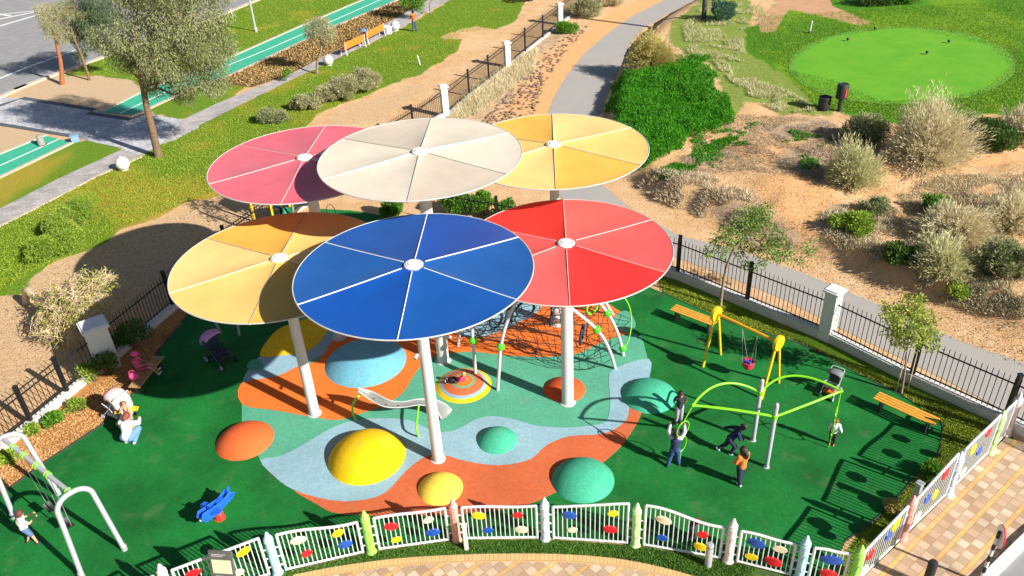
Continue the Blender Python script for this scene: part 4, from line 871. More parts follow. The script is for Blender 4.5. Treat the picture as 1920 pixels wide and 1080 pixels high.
# -------- spring rockers shaped like planes
sprm = mat('spring_red', (.72, .06, .03), .4, .1, 6); bp_ = mat('rocker_blue', (.015, .12, .62), .35, .08, 5, coat=.2); wt = mat('rocker_white', (.72, .73, .74), .4, .06, 5)
def rocker(p, rz, label, body, wing, seatm, spr):
    t = thing('spring_rocker', label, 'spring rocker', p, rz, 'plane shaped spring rockers')
    co = [(.10*math.cos(i*.7), .10*math.sin(i*.7), .03+i*.0065) for i in range(46)]; obj('spring', MB().tube(co, .017, 7), spr, t)
    obj('base_plate', MB().lathe([(.14, 0), (.14, .02), (.12, .025)], (0, 0, 0), 20), spr, t)
    b = MB(); 
    for side in (-1, 1): b.prism([(-.56, .04), (-.46, -.08), (.2, -.16), (.46, -.10), (.54, .08), (.46, .22), (.1, .15), (-.15, .10), (-.40, .18)], 0, .03, Matrix.Translation((0, side*.085+.015, .44)) @ Matrix.Rotation(pi/2, 4, 'X'))
    b.box((0, 0, .39), (.62, .17, .05)); o = obj('body', b, body, t, bevel=.008)
    obj('wing', MB().prism([(-.02, -.32), (.12, -.34), (.19, -.22), (.21, 0), (.19, .22), (.12, .34), (-.02, .32), (-.04, 0)], 0, .03, Matrix.Translation((.08, 0, .50))), wing, t, bevel=.008)
    obj('tail_wing', MB().prism([(-.05, -.17), (.03, -.19), (.06, 0), (.03, .19), (-.05, .17)], 0, .025, Matrix.Translation((-.42, 0, .50))), wing, t, bevel=.006)
    obj('tail_fin', MB().prism([(-.07, 0), (.07, 0), (-.02, .18), (-.08, .18)], 0, .025, Matrix.Translation((-.42, .012, .52)) @ Matrix.Rotation(pi/2, 4, 'X')), body, t, bevel=.006)
    obj('seat', MB().box((-.14, 0, .53), (.24, .2, .035)), seatm, t, bevel=.012); obj('handle', MB().tube([(.22, -.19, .66), (.22, .19, .66)], .015, 8).tube([(.22, 0, .5), (.22, 0, .66)], .02, 8), seatm, t)
    obj('propeller', MB().lathe([(.03, 0), (.05, .03), (.02, .07)], (0, 0, 0), 12, Matrix.Translation((.47, 0, .44)) @ Matrix.Rotation(pi/2, 4, 'Y')), wt, t)
    return t
rocker(P(413, 972), R(238), 'blue plane spring rocker with a red spring, alone on the green floor', bp_, bp_, bp_, sprm)
rocker(P(245, 800), R(100), 'white plane spring rocker with yellow wings in front of the kneeling woman', wt, yel, wt, yel)

# ================================================================== STREET FURNITURE
slat = mat('bench_slats_orange', (.74, .36, .045), .5, .2, 7); wood = mat('bench_wood_old', (.40, .24, .10), .7, .25, 8); dkm = mat('dark_metal', (.035, .036, .04), .5, .1, 6)
def bench(a, b, wd, h, m, label, nsl=4):
    a = Vector(a); b = Vector(b); a.z = b.z = 0; c = (a+b)/2; d = b-a; t = thing('bench', label, 'bench', c, math.atan2(d.y, d.x), 'backless slatted benches'); L_ = d.length
    sw = wd/nsl
    for k in range(nsl): obj('slat', MB().box((0, -wd/2+sw*(k+.5), h), (L_, sw*.80, .035)), m, t, bevel=.006)
    for x in (-L_*.38, L_*.38):
        obj('leg', MB().box((x, 0, (h-.02)/2), (.06, wd*.75, h-.02)), dkm, t, bevel=.006)
    return t
bench(P(1262, 576, .42), P(1342, 606, .42), .42, .42, slat, 'orange slatted bench behind the yellow swing')
bench(P(1643, 741, .42), P(1757, 792, .42), .42, .42, slat, 'orange slatted bench by the right-hand grass strip, right of the green frame')
bench(P(251, 727, .4), P(298, 668, .4), .40, .40, wood, 'old brown wooden bench in the shade at the left, with a girl sitting on it')
obs = mat('bench_back_orange', (.72, .22, .03), .5, .12, 5); cst = mat('cast_white', (.60, .62, .63), .5, .1, 6)
def backbench(a, b, label):
    a = Vector(a); b = Vector(b); d = b-a; c = (a+b)/2; t = thing('park_bench', label, 'park bench', c, math.atan2(d.y, d.x), 'orange benches along the footpath'); L_ = d.length
    obj('backrest', MB().box((0, 0, .68), (L_, .04, .42), rot=Matrix.Rotation(.15, 4, 'X')), obs, t, bevel=.01); obj('seat', MB().box((0, .25, .43), (L_, .42, .05)), obs, t, bevel=.01)
    for x in (-L_/2+.08, L_/2-.08):
        obj('leg', MB().tube([(x, -.08, 0), (x, -.02, .42), (x, -.06, .86)], .035, 8).tube([(x, .42, 0), (x, .36, .42), (x, 0, .42)], .035, 8).tube([(x, .40, .43), (x, .40, .62), (x, 0, .64)], .022, 6), cst, t)
backbench(P(648, 106), P(686, 88), 'orange park bench nearest the camera beside the footpath'); backbench(P(689, 85), P(722, 67), 'orange park bench beside the footpath next to the plant pot')
stone = mat('stone_ball', (.66, .63, .58), .8, .12, 5, .2, 30)
for x, y, r_, lb in ((233, 318, .33, 'big white stone ball by the footpath near the large tree trunk'), (617, 122, .32, 'white stone ball by the footpath beside the small tree'), (742, 57, .33, 'white stone ball by the footpath beside the plant pot')):
    p = P(x, y); t = root_at('ball_bollard', lb, 'bollard', p, 'round stone bollards'); obj('ball', MB().ball((0, 0, r_*.97), r_, 24, 16), stone, t); obj('foot', MB().lathe([(r_*.6, 0), (r_*.5, .06), (r_*.3, .07)], (0, 0, 0), 20), stone, t); obj('top_boss', MB().lathe([(.07, 0), (.06, .04), (.001, .05)], (0, 0, r_*1.95), 12), stone, t)
p = P(79, 272); t = root_at('cone_bollard', 'grey concrete cone bollard on the end of the green cycle track', 'bollard', p); obj('body', MB().lathe([(.20, 0), (.19, .04), (.15, .48), (.12, .56), (.001, .58)], (0, 0, 0), 20), mat('concrete_grey', (.28, .25, .22), .9, .2, 5, .3, 30), t); obj('base_ring', MB().lathe([(.24, 0), (.24, .03), (.2, .035)], (0, 0, 0), 20), dkm, t)
p = P(142, 266); t = root_at('utility_box', 'small blue grey box at the edge of the plaza paving', 'utility box', p); obj('box', MB().box((0, 0, .17), (.38, .32, .34), rz=.5), mat('box_blue', (.20, .33, .50), .5, .1), t, bevel=.02); obj('lid', MB().box((0, 0, .36), (.44, .38, .05), rz=.5), mat('box_blue', (.20, .33, .50)), t, bevel=.01)
def lamp(px, py, h, label, m=galv):
    p = P(px, py); t = root_at('lamp_post', label, 'lamp post', p); obj('pole', MB().lathe([(.13, 0), (.13, .25), (.08, .3), (.055, h)], (0, 0, 0), 14), m, t)
    obj('lamp_arm', MB().tube([(0, 0, h), (-.4, .6, h+.3), (-.8, 1.2, h+.35)], .04, 8), m, t); obj('lamp_head', MB().box((-.95, 1.4, h+.36), (.25, .6, .1), rz=.6), m, t, bevel=.03)
lamp(480, 59, 7, 'tall grey lamp post on the grass verge between road and cycle track')
p = GT(1319, 38); t = thing('utility_pole', 'dark wooden pole at the top beside the scrub', 'pole', p); obj('pole', MB().lathe([(.17, -.1), (.16, .3), (.13, 6)], (0, 0, 0), 12), mat('pole_dark_wood', (.05, .045, .05), .8, .2, 8), t); obj('band', MB().lathe([(.18, .9), (.18, 1.0)], (0, 0, 0), 12), dkm, t)
for (x, y, h, lb) in ((788, 122, .62, 'white marker stake leaning on the lawn'), (437, 31, .55, 'short white marker stake on the verge by the road kerb')):
    p = P(x, y); t = root_at('marker_stake', lb, 'marker stake', p); obj('stake', MB().tube([(0, 0, 0), (-.12, 0, h), (-.125, 0, h+.02)], [.035, .035, .01], 8), wt, t)
p = GT(1518, 62); t = thing('golf_stake', 'white golf stake with a dark foot beside the green', 'marker stake', p); obj('stake', MB().tube([(0, 0, -.05), (.06, 0, .75)], .04, 8), wt, t); obj('foot', MB().ball((0, 0, .05), (.12, .12, .08), 10, 6), blk, t)
p = GT(1573, 208); t = thing('ball_washer', 'black drum shaped golf ball washer on a post with a red mark', 'golf equipment', p)
obj('post', MB().tube([(0, 0, -.1), (0, 0, .75)], .09, 12), blk, t); obj('drum', MB().lathe([(.2, .62), (.27, .66), (.27, 1.28), (.24, 1.34)], (0, 0, 0), 20), blk, t); obj('red_mark', MB().box((.09, -.262, .98), (.10, .02, .42), rz=.3), mat('mark_red', (.5, .03, .03)), t); obj('rim', MB().ring((0, 0, 1.34), .24, .24, .02), dkm, t)
p = GT(1544, 205); t = thing('golf_bin', 'low black round bin beside the ball washer', 'bin', p); obj('drum', MB().lathe([(.27, 0), (.29, .1), (.29, .62), (.26, .64), (.24, .6)], (0, 0, 0), 20), blk, t); obj('rim', MB().ring((0, 0, .62), .29, .29, .02), dkm, t)
for x, y, lb in ((1589, 78, 'leftmost small dark tee marker on the putting green'), (1640, 58, 'small dark tee marker at the back edge of the putting green'), (1737, 103, 'dark tee marker nearest the middle of the putting green'), (1778, 82, 'rightmost small dark tee marker on the putting green')):
    p = GT(x, y); t = thing('tee_marker', lb, 'tee marker', p, 0, 'dark markers on the putting green'); p.z += .03; t.location = p; obj('head', MB().ball((0, 0, .13), (.09, .09, .08), 10, 8), blk, t); obj('spike', MB().tube([(0, 0, -.02), (0, 0, .1)], .02, 6), blk, t)
# small posts around the front fence
def bollard(px, py, h, r_, m, label, rz=0, square=False):
    p = P(px, py); t = root_at('bollard', label, 'bollard', p)
    if square: obj('post', MB().box((0, 0, h/2), (r_*2, r_*2, h), rz=rz), m, t, bevel=.01); obj('cap', MB().box((0, 0, h+.01), (r_*2+.03, r_*2+.03, .03), rz=rz), m, t, bevel=.005)
    else: obj('post', MB().lathe([(r_, 0), (r_, h-.05), (r_*.85, h-.01), (r_*.5, h), (.001, h)], (0, 0, 0), 16), m, t); obj('collar', MB().ring((0, 0, h-.08), r_+.004, r_+.004, .006), dkm, t)
bollard(1327, 1062, .78, .085, galv, 'galvanised round bollard in front of the sloping panel'); bollard(875, 1031, .85, .05, mat('post_offwhite', (.60, .60, .56), .5), 'slim off-white post beside the salmon crayon in front', square=True)
bollard(1708, 962, 1.02, .07, galv, 'square grey metal post behind the salmon crayon on the right side', square=True, rz=.6)
bollard(1735, 1100, .85, .10, blk, 'black bollard with a reflective band on the brick plaza, at the bottom edge')
# striped pole with a no waiting sign
pb = P(1836, 1093); t = root_at('traffic_sign', 'round red and white sign on a black and white striped pole', 'traffic sign', pb)
hS = 1.68; n = 9
for k in range(n):
    obj('pole_band', MB().tube([(0, 0, hS*k/n), (0, 0, hS*(k+1)/n)], .038, 12), blk if (k % 2 == 0) else wt, t)
sgn = Matrix.Translation((.035, -.06, hS-.14)) @ Matrix.Rotation(R(18), 4, 'Z') @ Matrix.Rotation(R(78), 4, 'X')
srot = Matrix.Translation((.07, .02, hS-.17)) @ Matrix.Rotation(R(72), 4, 'Z') @ Matrix.Rotation(pi/2, 4, 'X')
rd = mat('sign_red', (.62, .02, .03), .4); 
dsc = obj('sign_disc', MB().lathe([(.26, -.012), (.26, .012), (.001, .012)], (0, 0, 0), 32, srot), wt, t)
obj('red_rim', MB().ring((0, 0, .012), .245, .245, .024, srot, 32, 6), rd, dsc)
obj('cross_bar', MB().box((0, 0, .018), (.42, .05, .012), srot @ Matrix.Rotation(.75, 4, 'Z')), rd, dsc); obj('symbol_bar', MB().box((0, 0, .016), (.05, .26, .012), srot), blk, dsc)
# grey notice board behind the front fence (text is illegible in the picture: grey lines)
pb = P(440, 1135); t = root_at('notice_board', 'dark grey notice board with a pale green picture and small lines of writing', 'notice board', pb)
bg_ = mat('board_grey', (.10, .10, .095), .5, .1, 4); pn = mat('board_picture', (.42, .47, .28), .6, .35, 5, c2=(.58, .60, .42)); az = R(-8)
BR = Matrix.Rotation(az, 4, 'Z') @ Matrix.Translation((0, 0, 1.02)) @ Matrix.Rotation(R(-12), 4, 'X')
bo = obj('board', MB().box((0, 0, .16), (.55, .05, 1.05), BR), bg_, t, bevel=.01)
obj('leg', MB().box((-.2, .02, .3), (.05, .05, .6), Matrix.Rotation(az, 4, 'Z')), bg_, t); obj('leg', MB().box((.2, .02, .3), (.05, .05, .6), Matrix.Rotation(az, 4, 'Z')), bg_, t)
obj('picture', MB().box((0, -.03, .28), (.44, .012, .36), BR), pn, bo)
lnm = mat('board_lines', (.45, .45, .43), .6)
for z, x0_, x1_ in ((.60, -.2, .12), (.56, -.2, .05), (.02, -.18, .0), (.0-.05, .02, .2), (-.09, .02, .18), (-.14, .02, .2), (-.2, -.15, .1)): obj('text_line', MB().box(((x0_+x1_)/2, -.028, z), (x1_-x0_, .008, .014), BR), lnm, bo)

# -------- playset under the back left canopy
t = root_at('play_tower', 'small play tower with yellow posts, blue panel and green slide under the pinkish canopy', 'play tower', P(555, 432))
O = t.location
TW = [P(483, 437), P(517, 430), P(551, 424), P(597, 418)]
for p in TW: wpart(t, 'corner_post', MB().tube([p, p+Vector((0, 0, 2.3))], .05, 10), yel)
q0 = TW[1]; q1 = TW[3]; dk = [(q0.x, q0.y), (q1.x, q1.y), (q1.x+.1, q1.y+1.1), (q0.x, q0.y+1.1)]
wpart(t, 'deck', MB().prism(dk, .85, .92), dkm, smooth=False); wpart(t, 'blue_panel', MB().box(((TW[3].x+.02), TW[3].y+.55, 1.3), (.06, .95, .85)), bluep, bevel=.02); wpart(t, 'blue_panel', MB().box((TW[3].x-.12, TW[3].y, 1.3), (.3, .06, .9)), mat('tower_blue', (.02, .12, .60), .4), bevel=.02)
sl = []; vs = []; fs = []
for i in range(12):
    u = i/11; c = Vector((TW[1].x+.75, TW[1].y-.02-.9*u*1.3, .9*(1-u)**1.3+.06))
    for j in range(7): x = -1+j/3; vs.append(c+Vector((.24*x, 0, .13*x*x)))
for i in range(11):
    for j in range(6): a = i*7+j; fs.append((a, a+1, a+8, a+7))
mb = MB().add(vs, fs); o = wpart(t, 'slide_chute', mb, mat('slide_green', (.01, .22, .10), .35, .1, coat=.2)); sm_ = o.modifiers.new('thick', 'SOLIDIFY'); sm_.thickness = .03
wpart(t, 'roof', MB().lathe([(1.0, 0), (.95, .06), (.1, .6), (.001, .62)], (O.x, O.y+.7, 2.25), 4), mat('tower_blue', (.02, .12, .60), .4), smooth=False)
mb = MB(); c = P(622, 412)
wpart(t, 'hand_rail', MB().tube([c+Vector((-.15, 0, 0)), c+Vector((-.15, 0, .55)), c+Vector((-.05, 0, .7)), c+Vector((.1, 0, .7)), c+Vector((.2, 0, .5)), c+Vector((.2, 0, 0))], .018, 7), dkm)
# low grey balance posts seen under the left yellow canopy
for k, (x0_, y0_, x1_, y1_) in enumerate(((412, 617, 395, 598), (449, 627, 443, 600))):
    p = P(x0_, y0_+2); t = root_at('grey_post', ['leaning grey steel post just behind the lilac stroller', 'short grey steel post right of the lilac stroller'][k], 'post', p); a = P(x1_, y1_-6, .7); obj('shaft', MB().tube([(0, 0, 0), tuple((a-p))], .04, 10), grey, t)
# plant pot with a shrub beside the benches
p = P(728, 64); t = root_at('plant_pot', 'white plant pot beside the orange bench', 'plant pot', p); obj('pot', MB().lathe([(.22, 0), (.28, .05), (.33, .5), (.36, .52), (.33, .54), (.30, .5)], (0, 0, 0), 20), cst, t); obj('soil', MB().lathe([(.31, .47), (.001, .48)], (0, 0, 0), 16), mat('soil', (.06, .04, .03)), t)

# ================================================================== PEOPLE
def cap_(mb, a, b, ra, rb, n=12):
    a = Vector(a); b = Vector(b); mb.tube([a, b], [ra, rb], n); mb.ball(a, ra, n, 8); mb.ball(b, rb, n, 8)
def fuse(mb, vox):
    me = bpy.data.meshes.new('tmp'); me.from_pydata(mb.v, [], mb.f); o = bpy.data.objects.new('tmp', me); COL.objects.link(o)
    m = o.modifiers.new('r', 'REMESH'); m.mode = 'VOXEL'; m.voxel_size = vox; s_ = o.modifiers.new('s', 'SMOOTH'); s_.factor = .5; s_.iterations = 2
    dg = bpy.context.evaluated_depsgraph_get(); e = o.evaluated_get(dg); em = e.to_mesh(); out = MB(); out.v = [tuple(v.co) for v in em.vertices]; out.f = [tuple(p.vertices) for p in em.polygons]
    e.to_mesh_clear(); bpy.data.objects.remove(o); bpy.data.meshes.remove(me); return out
SK = {'fair': (.60, .33, .21), 'tan': (.42, .22, .13)}
def cloth(c): return mat('cloth_%02d_%02d_%02d' % tuple(int(q*99) for q in c), c, .85, .18, 7, .3, 50)
def person(p, rz, H, label, pose=None, shirt=(.6, .1, .1), sleeve=.45, pants=(.03, .04, .1), leg=1.0, shoes=(.5, .5, .5), hair=(.03, .02, .015), longhair=0, skin='fair', child=1, cap=None, vest=None, z0=0, fat=1.0, skirt=None):
    t = thing('person', label, 'person', (p[0], p[1], z0), rz)
    hr = .082 if child else .066
    J = dict(pel=(0, 0, .50), wai=(0, .0, .60), che=(0, 0, .72), nek=(0, 0, .80), hed=(0, .012, 1-hr*1.28),
             shL=(-.095, 0, .785), shR=(.095, 0, .785), elL=(-.135, -.01, .64), elR=(.135, -.01, .64), haL=(-.145, .03, .50), haR=(.145, .03, .50),
             hiL=(-.045, 0, .49), hiR=(.045, 0, .49), knL=(-.05, .015, .27), knR=(.05, .015, .27), anL=(-.055, 0, .05), anR=(.055, 0, .05), face=None)
    fc = 0
    if pose:
        for k, v in pose.items():
            if k == 'turn': fc = v
            else: J[k] = v
    J = {k: Vector(v)*H for k, v in J.items() if v is not None}
    hr *= H; f = fat; b = MB()
    cap_(b, J['pel'], J['wai'], .068*H*f, .062*H*f); cap_(b, J['wai'], J['che'], .062*H*f, .072*H*f); cap_(b, J['shL'], J['shR'], .036*H*f, .036*H*f); cap_(b, J['hiL'], J['hiR'], .052*H*f, .052*H*f)
    cap_(b, J['che'], J['nek'], .05*H, .03*H); cap_(b, J['nek'], J['hed'], .028*H, .03*H)
    HM = Matrix.Translation(J['hed']) @ Matrix.Rotation(fc, 4, 'Z'); up = (J['hed']-J['nek']).normalized(); HM = Matrix.Translation(J['hed']) @ Vector((0, 0, 1)).rotation_difference(up).to_matrix().to_4x4() @ Matrix.Rotation(fc, 4, 'Z')
    b.ball((0, 0, 0), (hr*.82, hr*.95, hr*1.15), 18, 14, HM); b.ball((0, hr*.30, -hr*.55), (hr*.55, hr*.55, hr*.5), 12, 8, HM)
    b.ball((0, hr*.98, -hr*.15), (hr*.13, hr*.18, hr*.2), 8, 6, HM)
    for s_ in (-1, 1): b.ball((s_*hr*.84, 0, -hr*.1), (hr*.1, hr*.18, hr*.26), 8, 6, HM)
    for s_ in 'LR':
        cap_(b, J['sh'+s_], J['el'+s_], .031*H*f, .025*H*f); cap_(b, J['el'+s_], J['ha'+s_], .024*H*f, .016*H)
        cap_(b, J['hi'+s_], J['kn'+s_], .050*H*f, .036*H*f); cap_(b, J['kn'+s_], J['an'+s_], .034*H*f, .021*H)
    body = fuse(b, .011*H)
    for s_, sg in (('L', 1), ('R', -1)):                 # palm, four fingers, thumb
        d = (J['ha'+s_]-J['el'+s_]).normalized(); w_ = d.cross(Vector((0, 1, .3))).normalized(); n_ = d.cross(w_); o = J['ha'+s_]
        body.ball(o+d*.022*H, (.017*H, .017*H, .02*H), 8, 6)
        for k in range(4):
            q = o+d*.032*H+w_*(k-1.5)*.010*H; ln = (.026, .031, .029, .022)[k]*H
            body.tube([q, q+d*ln*.55+n_*.003*H, q+d*ln*.9+n_*.011*H], [.0052*H, .0048*H, .0036*H], 6)
        q = o+d*.010*H+w_*sg*.016*H; body.tube([q, q+w_*sg*.014*H+d*.010*H, q+w_*sg*.018*H+d*.024*H], [.0062*H, .0055*H, .004*H], 6)
    sk = mat('skin_'+skin, SK[skin], .6, .08, 12); bd_ = obj('body', body, sk, t)
    for s_ in (-1, 1): obj('eye', MB().ball((s_*hr*.32, hr*.86, hr*.05), (hr*.12, hr*.08, hr*.08), 8, 6, HM), mat('eye_dark', (.02, .015, .01), .3), t)
    obj('mouth', MB().ball((0, hr*.88, -hr*.50), (hr*.22, hr*.06, hr*.05), 8, 5, HM), mat('lips', (.35, .08, .07), .5), t)
    h = MB(); vs = []; fs = []; nu, nv = 20, 10
    for i in range(nv+1):
        for j in range(nu):
            a = 2*pi*j/nu; lim = .40*pi if math.sin(a) > .55 else (.62*pi if math.sin(a) > -.2 else .74*pi); th = lim*i/nv
            r_ = 1.10+.03*math.sin(5*a+i); vs.append((hr*.86*r_*math.sin(th)*math.cos(a), hr*.98*r_*math.sin(th)*math.sin(a)-hr*.04, hr*1.17*r_*math.cos(th)))
    for i in range(nv):
        for j in range(nu): fs.append((i*nu+j, i*nu+(j+1) % nu, (i+1)*nu+(j+1) % nu, (i+1)*nu+j))
    h.add(vs, fs, HM)
    if longhair:
        pts = [HM @ Vector((0, -hr*.7, hr*.2)), HM @ Vector((0, -hr*1.15, -hr*.5)), HM @ Vector((0, -hr*1.05, -hr*(1+longhair)))]
        h.tube([Vector(q) for q in catmull([tuple(q) for q in pts], 4, False)], [hr*.55]*5+[hr*.45, hr*.35, hr*.2, hr*.05][:4], 10)
    obj('hair', h, mat('hair_%02d_%02d' % (int(hair[0]*99), int(hair[1]*99)), hair, .55, .3, 30, .5, 90), t)
    if cap:
        c = MB(); c.ball((0, 0, hr*.35), (hr*.98, hr*1.1, hr*.98), 16, 10, HM); c.prism([(hr*.75*math.cos(a), hr*.5+hr*1.15*math.sin(a)) for a in [pi*i/10 for i in range(11)]], hr*.42, hr*.52, HM); obj('cap', c, cloth(cap), t)
    g = .012*H; s = MB(); cap_(s, J['pel']+Vector((0, 0, .015*H)), J['wai'], .070*H*f+g, .064*H*f+g); cap_(s, J['wai'], J['che'], .064*H*f+g, .074*H*f+g); cap_(s, J['shL'], J['shR'], .036*H*f+g, .036*H*f+g)
    for s_ in 'LR':
        e = J['sh'+s_].lerp(J['el'+s_], min(1, sleeve*2)); cap_(s, J['sh'+s_], e, .033*H*f+g, .029*H*f+g)
        if sleeve > .5: cap_(s, J['el'+s_], J['el'+s_].lerp(J['ha'+s_], min(.92, (sleeve-.5)*2)), .026*H*f+g, .02*H+g)
    obj('shirt', fuse(s, .012*H), cloth(shirt), t)
    if vest is not None:
        s = MB(); cap_(s, J['pel']+Vector((0, 0, .03*H)), J['wai'], .072*H*f+g*1.7, .066*H*f+g*1.7); cap_(s, J['wai'], J['che'], .066*H*f+g*1.7, .078*H*f+g*1.7); obj('vest', fuse(s, .012*H), cloth(vest), t)
    s = MB(); cap_(s, J['hiL'], J['hiR'], .054*H*f+g, .054*H*f+g)
    for s_ in 'LR':
        cap_(s, J['hi'+s_], J['hi'+s_].lerp(J['kn'+s_], min(1, leg*2)), .052*H*f+g, .040*H*f+g)
        if leg > .5: cap_(s, J['kn'+s_], J['kn'+s_].lerp(J['an'+s_], min(.95, (leg-.5)*2)), .038*H*f+g, .028*H+g)
    obj('trousers', fuse(s, .012*H), cloth(pants), t)
    for s_ in 'LR':
        d = J['an'+s_]-J['kn'+s_]; fw = Vector((0, 1, 0)); fw = fw-d.normalized()*fw.dot(d.normalized()); 
        if fw.length < .3: fw = Vector((0, 0, 1))
        fw.normalize(); a = J['an'+s_]+d.normalized()*.022*H; s = MB(); cap_(s, a-fw*.02*H, a+fw*.075*H, .030*H, .026*H); sh = obj('shoe', fuse(s, .011*H), cloth(shoes), t)
    return t
B3 = lambda x, y: P(x, y)
person(P(1272, 792), R(178), 1.16, 'boy in dark t-shirt and grey trousers standing by the teal mound, facing the camera', dict(elL=(-.15, -.03, .65), haL=(-.10, -.07, .53), elR=(.15, -.03, .65), haR=(.10, -.07, .53)), shirt=(.025, .028, .035), sleeve=.3, pants=(.32, .31, .36), shoes=(.45, .20, .15), skin='tan', hair=(.02, .015, .012))
pa = P(1263, 874); tgt = Vector((4.52, 16.26, 1.35))
person(pa, R(-12), 1.25, 'child in navy vest with striped sleeves reaching both arms up to the green hoop', dict(pel=(0, .02, .48), wai=(0, .03, .58), che=(0, .05, .70), nek=(0, .07, .78), hed=(0, .08, .88), shL=(-.10, .05, .77), shR=(.10, .05, .77), elL=(-.15, .10, .90), elR=(.17, .10, .90), haL=(-.13, .17, 1.02), haR=(.16, .17, 1.02), knL=(-.08, .04, .26), anL=(-.12, -.03, .05), knR=(.07, .06, .27), anR=(.11, .05, .05)), shirt=(.55, .52, .62), sleeve=.95, vest=(.02, .025, .09), pants=(.03, .07, .22), shoes=(.04, .04, .06), skin='tan', longhair=.25, fat=1.12)
person(P(1366, 850), R(-98), 1.16, 'child in navy jumper running to the right with one arm stretched back', dict(pel=(0, 0, .46), wai=(0, .06, .55), che=(0, .13, .66), nek=(0, .20, .74), hed=(0, .26, .82), shL=(-.10, .15, .71), shR=(.09, .15, .71), elL=(-.17, .03, .66), haL=(-.19, -.13, .62), elR=(.14, .19, .58), haR=(.10, .27, .55), hiL=(-.045, 0, .45), hiR=(.045, 0, .45), knL=(-.05, -.07, .25), anL=(-.06, -.24, .10), knR=(.05, .12, .26), anR=(.05, .04, .05)), shirt=(.012, .02, .09), sleeve=.95, pants=(.02, .022, .05), shoes=(.28, .50, .55), skin='tan', fat=1.15)
person(P(1386, 909), R(25), 1.32, 'girl in bright orange top and dark jeans seen from behind, next to the grey post', dict(knL=(-.03, .0, .27), anL=(-.02, -.03, .05), knR=(.05, .03, .27), anR=(.06, .06, .05), elL=(-.14, .02, .64), haL=(-.12, .10, .58), elR=(.13, .03, .64), haR=(.10, .12, .57)), shirt=(.80, .22, .04), sleeve=.9, pants=(.018, .022, .06), shoes=(.60, .58, .56), longhair=.9, fat=1.08)
person(P(1559, 833), R(150), .92, 'toddler in white jacket and dark trousers touching the right-hand hanging hoops', dict(elL=(-.17, .06, .66), haL=(-.20, .16, .68)), shirt=(.72, .74, .76), sleeve=.9, pants=(.03, .03, .035), shoes=(.55, .15, .10), hair=(.20, .09, .035), fat=1.15)
pb_ = P(862, 728)
person((pb_.x, pb_.y), R(65), .88, 'toddler in pink top and black trousers crawling over the ringed mound', dict(pel=(0, .02, .30), wai=(0, -.06, .37), che=(0, -.14, .46), nek=(0, -.18, .53), hed=(0, -.20, .64), shL=(-.10, -.15, .50), shR=(.10, -.15, .50), elL=(-.16, -.10, .40), haL=(-.15, .02, .36), elR=(.16, -.18, .38), haR=(.18, -.22, .28), hiL=(-.05, .05, .30), hiR=(.05, .05, .30), knL=(-.10, .24, .34), knR=(.08, .26, .30), anL=(-.12, .42, .20), anR=(.08, .46, .16)), shirt=(.75, .04, .14), sleeve=.4, pants=(.02, .02, .025), shoes=(.45, .47, .5), hair=(.50, .28, .10), z0=.03, fat=1.1)
person(P(243, 832), R(-8), 1.55, 'woman in white top and blue jeans crouching with her back to the camera', dict(pel=(0, 0, .17), wai=(0, .05, .25), che=(-.01, .10, .36), nek=(0, .15, .43), hed=(0, .19, .51), shL=(-.11, .12, .40), shR=(.11, .12, .40), elL=(-.15, .22, .33), elR=(.16, .22, .33), haL=(-.10, .34, .33), haR=(.12, .34, .33), hiL=(-.06, 0, .16), hiR=(.06, 0, .16), knL=(-.09, .20, .22), knR=(.15, .17, .23), anL=(-.07, .04, .035), anR=(.10, .02, .035)), shirt=(.74, .73, .73), sleeve=.95, pants=(.13, .26, .50), shoes=(.45, .5, .6), hair=(.24, .05, .03), longhair=.35, child=0, fat=1.25)
person(P(249, 797), R(178), .88, 'small child in peach clothes sitting on the white plane rocker', dict(pel=(0, 0, .56), wai=(0, .02, .66), che=(0, .03, .78), nek=(0, .03, .86), hed=(0, .04, .97), shL=(-.09, .03, .84), shR=(.09, .03, .84), elL=(-.15, .10, .74), elR=(.15, .10, .74), haL=(-.11, .22, .74), haR=(.11, .22, .74), hiL=(-.06, 0, .55), hiR=(.06, 0, .55), knL=(-.14, .14, .50), knR=(.14, .14, .50), anL=(-.15, .12, .28), anR=(.15, .12, .28)), shirt=(.62, .32, .20), sleeve=.9, pants=(.55, .30, .22), shoes=(.6, .5, .5), hair=(.30, .13, .05))
person(P(271, 712), R(-75), 1.25, 'girl in pink sitting on the old wooden bench in the shade, legs stretched out', dict(pel=(0, -.02, .39), wai=(0, -.05, .48), che=(0, -.06, .60), nek=(0, -.05, .68), hed=(0, -.03, .79), shL=(-.10, -.05, .66), shR=(.10, -.05, .66), elL=(-.14, .02, .54), haL=(-.08, .14, .50), elR=(.14, .02, .54), haR=(.08, .14, .50), hiL=(-.05, 0, .38), hiR=(.05, 0, .38), knL=(-.06, .22, .40), knR=(.07, .22, .40), anL=(-.05, .36, .20), anR=(.10, .38, .18)), shirt=(.70, .08, .20), sleeve=.4, pants=(.40, .06, .12), leg=.35, shoes=(.5, .5, .52), cap=(.75, .08, .30), skin='tan')
person(P(60, 1019), R(-50), 1.12, 'boy in white t-shirt with navy sleeves and denim shorts holding the black swing seat', dict(hed=(0, .05, .92), elL=(-.12, .10, .68), haL=(-.03, .28, .74), elR=(.14, .12, .66), haR=(.08, .28, .70), knL=(-.06, .05, .27), anL=(-.09, -.05, .05), knR=(.07, .07, .27), anR=(.12, .10, .05)), shirt=(.72, .70, .66), sleeve=.35, vest=None, pants=(.10, .17, .32), leg=.42, shoes=(.03, .03, .035), hair=(.12, .035, .02), fat=1.1)
